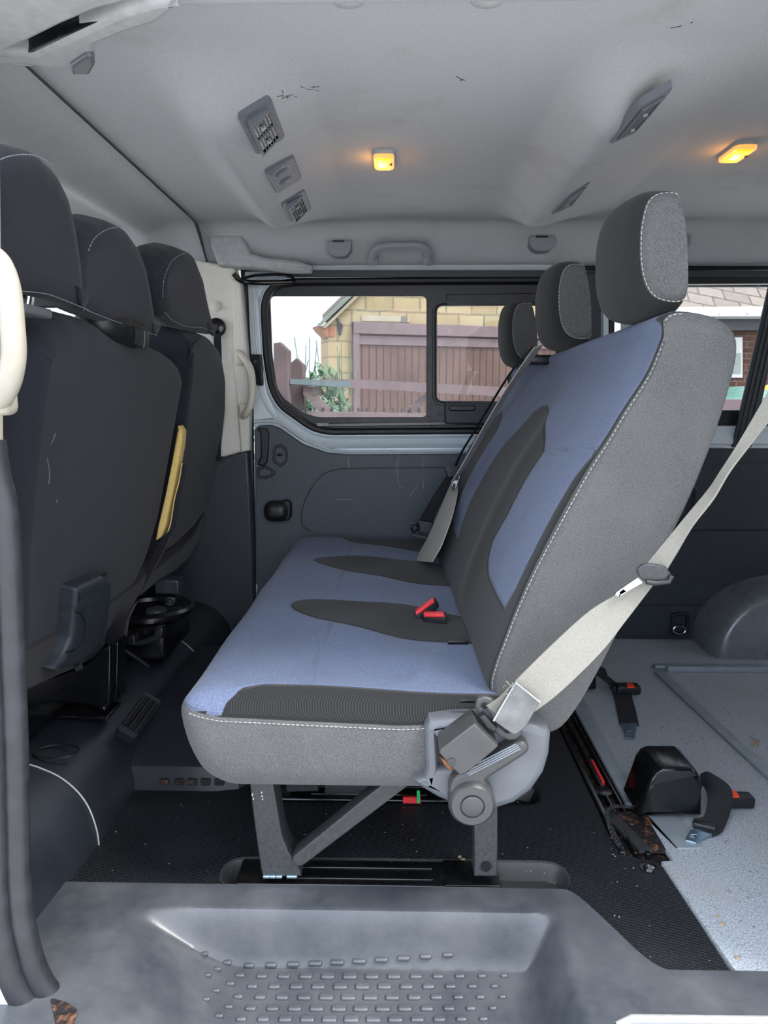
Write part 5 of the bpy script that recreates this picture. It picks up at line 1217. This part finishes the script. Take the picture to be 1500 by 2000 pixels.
# coil spring cable
sp = cr([P3(1236, 1578, .008), P3(1214, 1574, .012), P3(1196, 1577, .012), P3(1186, 1588, .009), P3(1190, 1610, .008), P3(1200, 1635, .008), P3(1214, 1655, .007)], 12)
tq = resample(sp[16:], 260, False); mb = MB(); hel = []
for i, p in enumerate(tq):
    d_ = (tq[min(i + 1, 259)] - tq[max(i - 1, 0)]).normalized(); s1 = d_.cross(Vector((0, 0, 1))).normalized(); s2 = d_.cross(s1)
    q_ = i * .62; hel.append(p + s1 * math.cos(q_) * .0042 + s2 * math.sin(q_) * .0042)
t = thing('cable_sleeve', 'thin black spring-wound cable lying on the rubber mat by the near retractor box', 'cable', P3(1200, 1620, .0))
mb.tube(hel, .0011, 5).build('spring', M['steel'], t); MB().tube(sp, .0024, 8).build('cable', M['darker'], t)
MB().tube(cr([P3(1196, 1576, .012), P3(1225, 1578, .014), P3(1240, 1582, .012), P3(1262, 1602, .010)], 8), .0009, 5).build('wire', M['darker'], t)
# floor bolt and grommet
t = thing('floor_bolt', 'shiny bolt in a round hole of the rubber mat near the grey floor', 'bolt', P3(1268, 1697, .0))
MB().lathe([(.016, 0), (.016, .002), (.012, .0025)], P3(1266, 1695, -.0005), (0, 0, 1), 24).build('grommet', M['gloss'], t)
MB().lathe([(.010, .002), (.010, .005), (.006, .007)], P3(1267, 1697, .0), (0, 0, 1), 6).build('bolt_head', M['chrome'], t)
t = MB().lathe([(.019, 0), (.019, .003), (.012, .0045)], P3(1178, 1547, -.0005), (0, 0, 1), 28).build('floor_plug', M['gloss']); tag(t, 'round black plug in the rubber mat left of the near retractor box', 'plug')
# crumbs and dirt
random.seed(21); mb = MB()
spots = [(1236, 1490, .004), (1232, 1478, .003), (1475, 1453, .008), (1480, 1446, .005), (905, 1674, .004), (898, 1668, .003), (908, 1681, .003), (1165, 1345, .003), (1186, 1400, .003), (1410, 1805, .004), (1404, 1790, .003), (1440, 1870, .003)]
for k in range(60): spots.append((random.uniform(150, 1240), random.uniform(1560, 1735), random.uniform(.0006, .0014)))
for k in range(60): spots.append((random.uniform(1190, 1500), random.uniform(1320, 1890), random.uniform(.0006, .0016)))
for px, py, s_ in spots:
    q_ = P3(px, py, .006 + s_ * .4)
    if q_.x < .5: q_.z = s_ * .5
    if -.565 > q_.x: continue
    mb.obox(q_, (s_, s_ * random.uniform(.5, 1), s_ * .5), Matrix.Rotation(random.uniform(0, 3), 3, 'Z'), s_ * .3)
tag(mb.build('floor_dirt', M['debris']), 'pale crumbs and grit scattered over the rubber mat and grey floor', 'dirt', kind='stuff')

# ============================================================ OUTSIDE, SEEN THROUGH THE FAR WINDOWS
GZ = -.55
def ground():
    m = N('driveway'); a = m.noise(3, 6, .7); m.set(m.mix(m.mr(a, .3, .7), (186, 186, 184), (204, 202, 198)), .9); return m.m
struct(MB().grid(2, 2, lambda u, v: (-40 + 80 * u, -30 + 80 * v, GZ)).build('ground', ground()))
def bricks(name, cols, mortar, w_, h_, ang=0, sq=.012, rot=0, bumpd=.01, noise=6):
    m = N(name); s_ = m.n('SeparateXYZ'); m.l(m.tc.outputs['Object'], s_.inputs[0]); c_ = m.n('CombineXYZ')
    u = m.math('ADD', m.math('MULTIPLY', s_.outputs[0], math.cos(ang)), m.math('MULTIPLY', s_.outputs[1], math.sin(ang)))
    m.l(u, c_.inputs[0]); m.l(s_.outputs[2], c_.inputs[1]); mp = m.n('Mapping'); mp.inputs['Rotation'].default_value = (0, 0, rot); m.l(c_.outputs[0], mp.inputs[0])
    wob = m.n('TexNoise'); wob.inputs['Scale'].default_value = 3; m.l(mp.outputs[0], wob.inputs['Vector'])
    vm = m.n('VectorMath', operation='MULTIPLY_ADD'); m.l(wob.outputs[1], vm.inputs[0]); vm.inputs[1].default_value = (sq, sq, 0); m.l(mp.outputs[0], vm.inputs[2])
    b = m.n('TexBrick'); b.inputs['Scale'].default_value = 1; b.inputs['Brick Width'].default_value = w_; b.inputs['Row Height'].default_value = h_
    b.inputs['Mortar Size'].default_value = h_ * .07; b.inputs['Color1'].default_value = lin(cols[0]); b.inputs['Color2'].default_value = lin(cols[1]); b.inputs['Mortar'].default_value = lin(mortar); m.l(vm.outputs[0], b.inputs['Vector'])
    n1 = m.noise(noise, 4, .6); c = m.mix(m.mr(n1, .4, .75, 0, .6), b.outputs[0], cols[2]); n2 = m.noise(noise * 6, 4, .7); c = m.mix(m.mr(n2, .35, .7, 0, .3), c, cols[3])
    m.set(c, .9, 0, .2); m.bump(b.outputs['Fac'], -.5, bumpd); return m.m
GA = math.atan(.35); GO = Vector((-.9, 9, 0)); gx = Vector((math.cos(GA), math.sin(GA), 0)); gn = Vector((-math.sin(GA), math.cos(GA), 0))
def gp(px, py, d=0): q_ = PP(px, py, GO - gn * d, gn) - (GO - gn * d); return (q_.dot(gx), q_.z)
def gpl(pts, d, th, bev=0, holes=()): return MB().plate([gp(a, b, d) for a, b in pts], [[gp(a, b, d) for a, b in h_] for h_ in holes], GO - gn * d, gx, (0, 0, 1), gn, th, bev)
gar = thing('garage', 'yellow stone gable garage with brown ribbed doors seen through the sliding door window', 'building', (1, 9.5, GZ))
stone = bricks('yellow_stone', [(138, 128, 100), (116, 106, 80), (122, 92, 68), (142, 134, 112)], (92, 86, 70), .36, .19, GA, .03, noise=2.2)
zb = gp(700, 1000)[1]
wallp = [gp(641, 775), gp(641, 634), gp(690, 586), gp(740, 536), gp(900, 390), gp(1180, 560), gp(1180, 775)]
wallp[0] = (wallp[0][0], GZ); wallp[-1] = (wallp[-1][0], GZ)
MB().plate(wallp, [], GO, gx, (0, 0, 1), gn, .4, 0).build('stone_wall', stone, gar)
dr = plain('brown_door_boards', (104, 62, 50), .6, var=.3, nscale=4, grain=60); M['brown'] = plain('purple_brown_timber', (84, 71, 73), .7, var=.2, nscale=6, grain=90)
def boards():
    m = N('ribbed_brown_boards'); s_ = m.n('SeparateXYZ'); m.l(m.tc.outputs['Object'], s_.inputs[0])
    u = m.math('ADD', m.math('MULTIPLY', s_.outputs[0], math.cos(GA)), m.math('MULTIPLY', s_.outputs[1], math.sin(GA)))
    f = m.math('FRACT', m.math('MULTIPLY', u, 10.5)); g = m.math('LESS_THAN', f, .16); n1 = m.noise(1.3, 4, .7); n2 = m.noise(9, 4)
    c = m.mix(m.mr(n1, .35, .7), (58, 38, 32), (84, 61, 53)); c = m.mix(m.mr(n2, .3, .8, 0, .4), c, (78, 60, 54)); c = m.mix(g, c, (34, 23, 21)); m.set(c, .7); m.bump(g, -.5, .01); return m.m
gb_ = [gp(700, 775)[0], gp(1160, 775)[0]]
z_t = gp(700, 633)[1]
MB().plate([(gb_[0], GZ), (gb_[1], GZ), (gb_[1], z_t - .1), (gb_[0], z_t - .1)], [], GO - gn * .03, gx, (0, 0, 1), gn, .03, 0).build('garage_door', boards(), gar)
MB().plate([(gb_[0] - .08, z_t - .12), (gb_[1], z_t - .12), (gb_[1], z_t + .02), (gb_[0] - .08, z_t + .02)], [], GO - gn * .08, gx, (0, 0, 1), gn, .08, .005).build('door_beam', M['brown'], gar)
MB().plate([(gb_[0], z_t - .25), (gb_[1], z_t - .25), (gb_[1], z_t - .14), (gb_[0], z_t - .14)], [], GO - gn * .05, gx, (0, 0, 1), gn, .03, .004).build('top_board', M['brown'], gar)
MB().plate([(gb_[0] - .08, GZ), (gb_[0], GZ), (gb_[0], z_t + .0), (gb_[0] - .08, z_t + .0)], [], GO - gn * .07, gx, (0, 0, 1), gn, .06, .004).build('door_frame', M['brown'], gar)
gpl([(706, 616), (780, 617), (800, 619), (800, 629), (706, 627)], .012, .02).build('lintel', plain('pale_lintel', (134, 128, 112), .9, nscale=5), gar)
gpl([(622, 634), (630, 634), (752, 518), (744, 514)], .12, .10, .004).build('verge_board', plain('grey_green_board', (80, 90, 84), .7), gar)
gpl([(630, 640), (637, 640), (757, 524), (750, 520)], .08, .1, .004).build('verge_mortar', plain('mortar', (128, 122, 106), .9), gar)
gpl([(620, 636), (641, 637), (641, 660), (634, 652), (626, 645)], .05, .3, .004).build('corbel', plain('red_brick', (112, 78, 58), .9, nscale=12), gar)
gpl([(641, 638), (654, 638), (654, 657), (641, 657)], .012, .02).build('corner_brick', plain('red_brick_face', (122, 76, 56), .9, nscale=12), gar)
mb = MB()
for pts in (((659, 622), (662, 640), (664, 655)), ((662, 630), (667, 636), (665, 648))): mb.tube([GO - gn * .02 + gx * gp(a, b)[0] + Vector((0, 0, gp(a, b)[1])) for a, b in pts], .015, 6)
mb.build('wall_bracket', M['darker'], gar)
gpl([(784, 618), (796, 618), (796, 630), (784, 630)], .02, .03).build('air_brick', plain('grey_air_brick', (90, 84, 78), .9), gar)
roofm = plain('garage_roof_tiles', (96, 92, 88), .9)
ra, rb, rc_ = gp(630, 628), gp(900, 362), gp(1200, 545)
mb = MB()
for (a, b) in ((ra, rb), (rb, rc_)):
    k = len(mb.v)
    for d_ in (0, 1.0):
        for p, o_ in ((a, 0), (b, 0), (b, .08), (a, .08)): mb.v.append(GO + Vector((.3, 1, 0)) * d_ + gx * p[0] + Vector((0, 0, p[1] + o_)))
    mb.f += [(k, k + 1, k + 2, k + 3), (k + 4, k + 5, k + 6, k + 7), (k, k + 1, k + 5, k + 4), (k + 2, k + 3, k + 7, k + 6), (k + 3, k, k + 4, k + 7), (k + 1, k + 2, k + 6, k + 5)]
mb.build('roof', roofm, gar, smooth=0)
# gate with posts
wood = plain('weathered_post', (76, 64, 64), .85, var=.25, nscale=8, grain=60)
def post(pts, Y_, lab):
    P = XZ(pts, Y_); P = [(a, b if b > .5 else GZ) for a, b in P]
    tag(MB().plate(P, [], (0, Y_, 0), th=.12, bev=.006).build('gate_post', wood), lab, 'post', 'timber posts by the gate')
post([(534, 1100), (534, 670), (547, 668), (563, 684), (563, 1100)], 4.3, 'tall brown timber post with sloping top, outside beyond the left corner of the window')
post([(565, 1100), (565, 711), (579, 699), (592, 712), (592, 1100)], 4.5, 'shorter brown timber post with pointed top, right of the tall post')
gt = thing('timber_gate', 'low brown timber field gate with grey metal hinge strap outside the window', 'gate', PY(780, 800, 5))
def gY(px): return 4.36 + (px - 568) / 420 * 1.3
def rail_(pts, d, th, name, mat):
    a = [PY(x, y, gY(x) + d) for x, y in pts]; b = [PY(x, y, gY(x) + d) + Vector((0, th, 0)) for x, y in pts]; k = len(a)
    MB().add(a + b, [tuple(range(k)), tuple(range(k, 2 * k))] + [(i, (i + 1) % k, k + (i + 1) % k, k + i) for i in range(k)]).build(name, mat, gt, smooth=0)
rail_([(568, 741), (700, 741), (1130, 764), (1130, 783), (700, 758), (568, 752)], 0, .05, 'top_rail', M['brown'])
rail_([(566, 740), (684, 745), (684, 757), (566, 750)], -.02, .015, 'hinge_strap', plain('grey_metal_strap', (76, 90, 93), .5, .2))
rail_([(592, 754), (627, 756), (627, 774), (592, 772)], .01, .05, 'hinge_block', wood)
rail_([(596, 773), (622, 775), (672, 824), (640, 824)], .01, .04, 'diagonal_brace', M['brown'])
rail_([(775, 820), (800, 820), (834, 780), (834, 768), (820, 775)], .01, .04, 'diagonal_brace', M['brown'])
rail_([(590, 803), (1130, 813), (1130, 835), (590, 825)], 0, .05, 'lower_rail', M['brown'])
for k in range(24):
    px = 598 + k * 17; a_, b_ = PY(px, 796, gY(px) - .01), PY(px, 815, gY(px) - .01); MB().tube([a_, b_], .008, 6).build('picket', M['steel'], gt)
c_ = PY(861, 760, gY(861) - .03); MB().obox(c_, (.034, .006, .026), None, .005).build('yellow_tag', plain('yellow_tag', (200, 172, 10), .6, gb=0), gt)
# shrubs
def shrub(c, r, n_, cols, name, lab, grp=None, seed=1, spikes=0):
    random.seed(seed); mb = MB(); c = Vector(c)
    for i in range(n_):
        v = Vector((random.gauss(0, 1), random.gauss(0, 1), random.gauss(0, 1))).normalized() * (random.random() ** .35)
        p = c + Vector((v.x * r[0], v.y * r[1], v.z * r[2])) ; s_ = random.uniform(.03, .07) * (1.4 if r[0] > 1.5 else 1)
        a = Vector((random.uniform(-1, 1), random.uniform(-1, 1), random.uniform(-1, 1))).normalized() * s_; b = a.orthogonal().normalized() * s_ * .5
        k = len(mb.v); mb.v += [p - a, p + b, p + a, p - b]; mb.f.append((k, k + 1, k + 2, k + 3))
    for i in range(spikes):
        p = c + Vector((random.uniform(-r[0], r[0]), 0, r[2] * .6)); mb.tube([p, p + Vector((random.uniform(-.1, .1), 0, r[2] * random.uniform(.4, .8)))], .004, 4)
    m = N(name + '_leaves'); f = m.noise(5, 3); m.set(m.mix(m.mr(f, .35, .65), *cols), .7); o = mb.build(name, m.m, smooth=0); tag(o, lab, 'shrub', grp)
q_ = PY(625, 730, 7.4); shrub((q_.x, 7.4, .35), (.34, .3, .85), 1700, ((46, 70, 50), (84, 108, 82)), 'shrub', 'grey-green shrub with thin upright sprigs behind the gate, left of the garage', seed=3, spikes=14)
q_ = PY(596, 750, 8.6); shrub((q_.x - 1.6, 8.8, .15), (1.9, .4, 1.12), 2600, ((46, 76, 28), (84, 114, 48)), 'hedge', 'bright green hedge behind the timber posts, farther off than the shrub', seed=5)
q_ = PY(612, 800, 6.4); shrub((q_.x, 6.4, .10), (.26, .25, .50), 700, ((110, 106, 40), (140, 70, 40)), 'flowering_plant', 'low plant with yellow and red leaves behind the gate brace', seed=8)
shrub((-6.2, 8, .5), (1.4, .6, 1.6), 1800, ((110, 130, 70), (170, 160, 120)), 'shrub', 'pale green bush glimpsed between the front headrests', seed=12)
# brick house on the right
HY = 10.0
hs = thing('house', 'brown brick house with tiled roof and white fascia seen through the right window', 'building', PY(1450, 1000, HY))
def hw(pts, d, th, name, mat, bev=0, floorz=False):
    P = XZ(pts, HY - d)
    if floorz: P = [(a, (GZ if b < .3 else b)) for a, b in P]
    return MB().plate(P, [], (0, HY - d, 0), th=th, bev=bev).build(name, mat, hs)
brk = bricks('brown_brick', [(74, 50, 42), (54, 38, 34), (84, 62, 52), (98, 78, 66)], (104, 96, 86), .22, .075, 0, .004, noise=3)
hw([(1405, 1200), (1405, 640), (1900, 640), (1900, 1200)], 0, .3, 'brick_wall', brk, floorz=True)
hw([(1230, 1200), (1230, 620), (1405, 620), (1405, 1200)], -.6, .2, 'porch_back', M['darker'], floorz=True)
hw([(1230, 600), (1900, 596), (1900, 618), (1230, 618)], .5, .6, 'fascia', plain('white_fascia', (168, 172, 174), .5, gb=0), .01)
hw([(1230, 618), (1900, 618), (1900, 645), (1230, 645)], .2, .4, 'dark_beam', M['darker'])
wf = hw([(1418, 658), (1451, 658), (1451, 738), (1418, 738)], .03, .06, 'window', plain('white_window_frame', (166, 168, 166), .4, gb=0), .01)
MB().plate(XZ([(1418, 690), (1447, 690), (1447, 730), (1418, 730)], HY - .04), [], (0, HY - .04, 0), th=.01).build('pane', plain('dull_pane', (110, 122, 112), .15, gb=0), wf)
rt = bricks('roof_tiles', [(102, 96, 90), (116, 110, 104), (90, 83, 78), (128, 124, 116)], (66, 62, 60), .30, .16, 0, .0, .28, noise=3)
a_, b_ = PY(1225, 601, HY - .5), PY(1900, 597, HY - .5)
MB().add([a_, b_, b_ + Vector((0, 4, 2.6)), a_ + Vector((0, 4, 2.6)), a_ + Vector((0, .1, -.12)), b_ + Vector((0, .1, -.12)), b_ + Vector((0, 4.1, 2.5)), a_ + Vector((0, 4.1, 2.5))], [(0, 1, 2, 3), (4, 5, 6, 7), (0, 1, 5, 4), (1, 2, 6, 5), (2, 3, 7, 6), (3, 0, 4, 7)]).build('roof', rt, hs, smooth=0)
tag(MB().wall([(1150, 778), (1900, 782), (1900, 806), (1150, 804)], 5.4, .06, .006).build('fence_rail', M['brown']), 'brown timber rail crossing low in the right window', 'rail')
# sliver of a parked vehicle
cr_t = thing('parked_car', 'pale green parked car partly seen at the right edge of the right window', 'car', PY(1560, 850, 7.5))
MB().wall([(1470, 860), (1470, 790), (1485, 778), (1510, 774), (1540, 752), (1640, 748), (1700, 780), (1760, 800), (1760, 860)], 7.4, 1.6, .05).build('body', plain('pale_green_paint', (100, 140, 130), .25, .1, gb=0), cr_t)
MB().wall([(1484, 778), (1512, 776), (1545, 756), (1590, 754), (1590, 784)], 7.34, .08, .01).build('windscreen', plain('car_glass', (40, 70, 62), .08, gb=0), cr_t)
MB().tube([PY(1478, 768, 7.3), PY(1530, 738, 7.3)], .02, 8).build('roof_bar', plain('orange_bar', (236, 160, 50), .5, gb=0), cr_t)
for px in (1510, 1690): MB().lathe([(.16, 0), (.30, .0), (.32, .03), (.32, .18), (.30, .2)], PY(px, 862, 7.4), (0, 1, 0), 28).build('wheel', M['rubber'], cr_t)
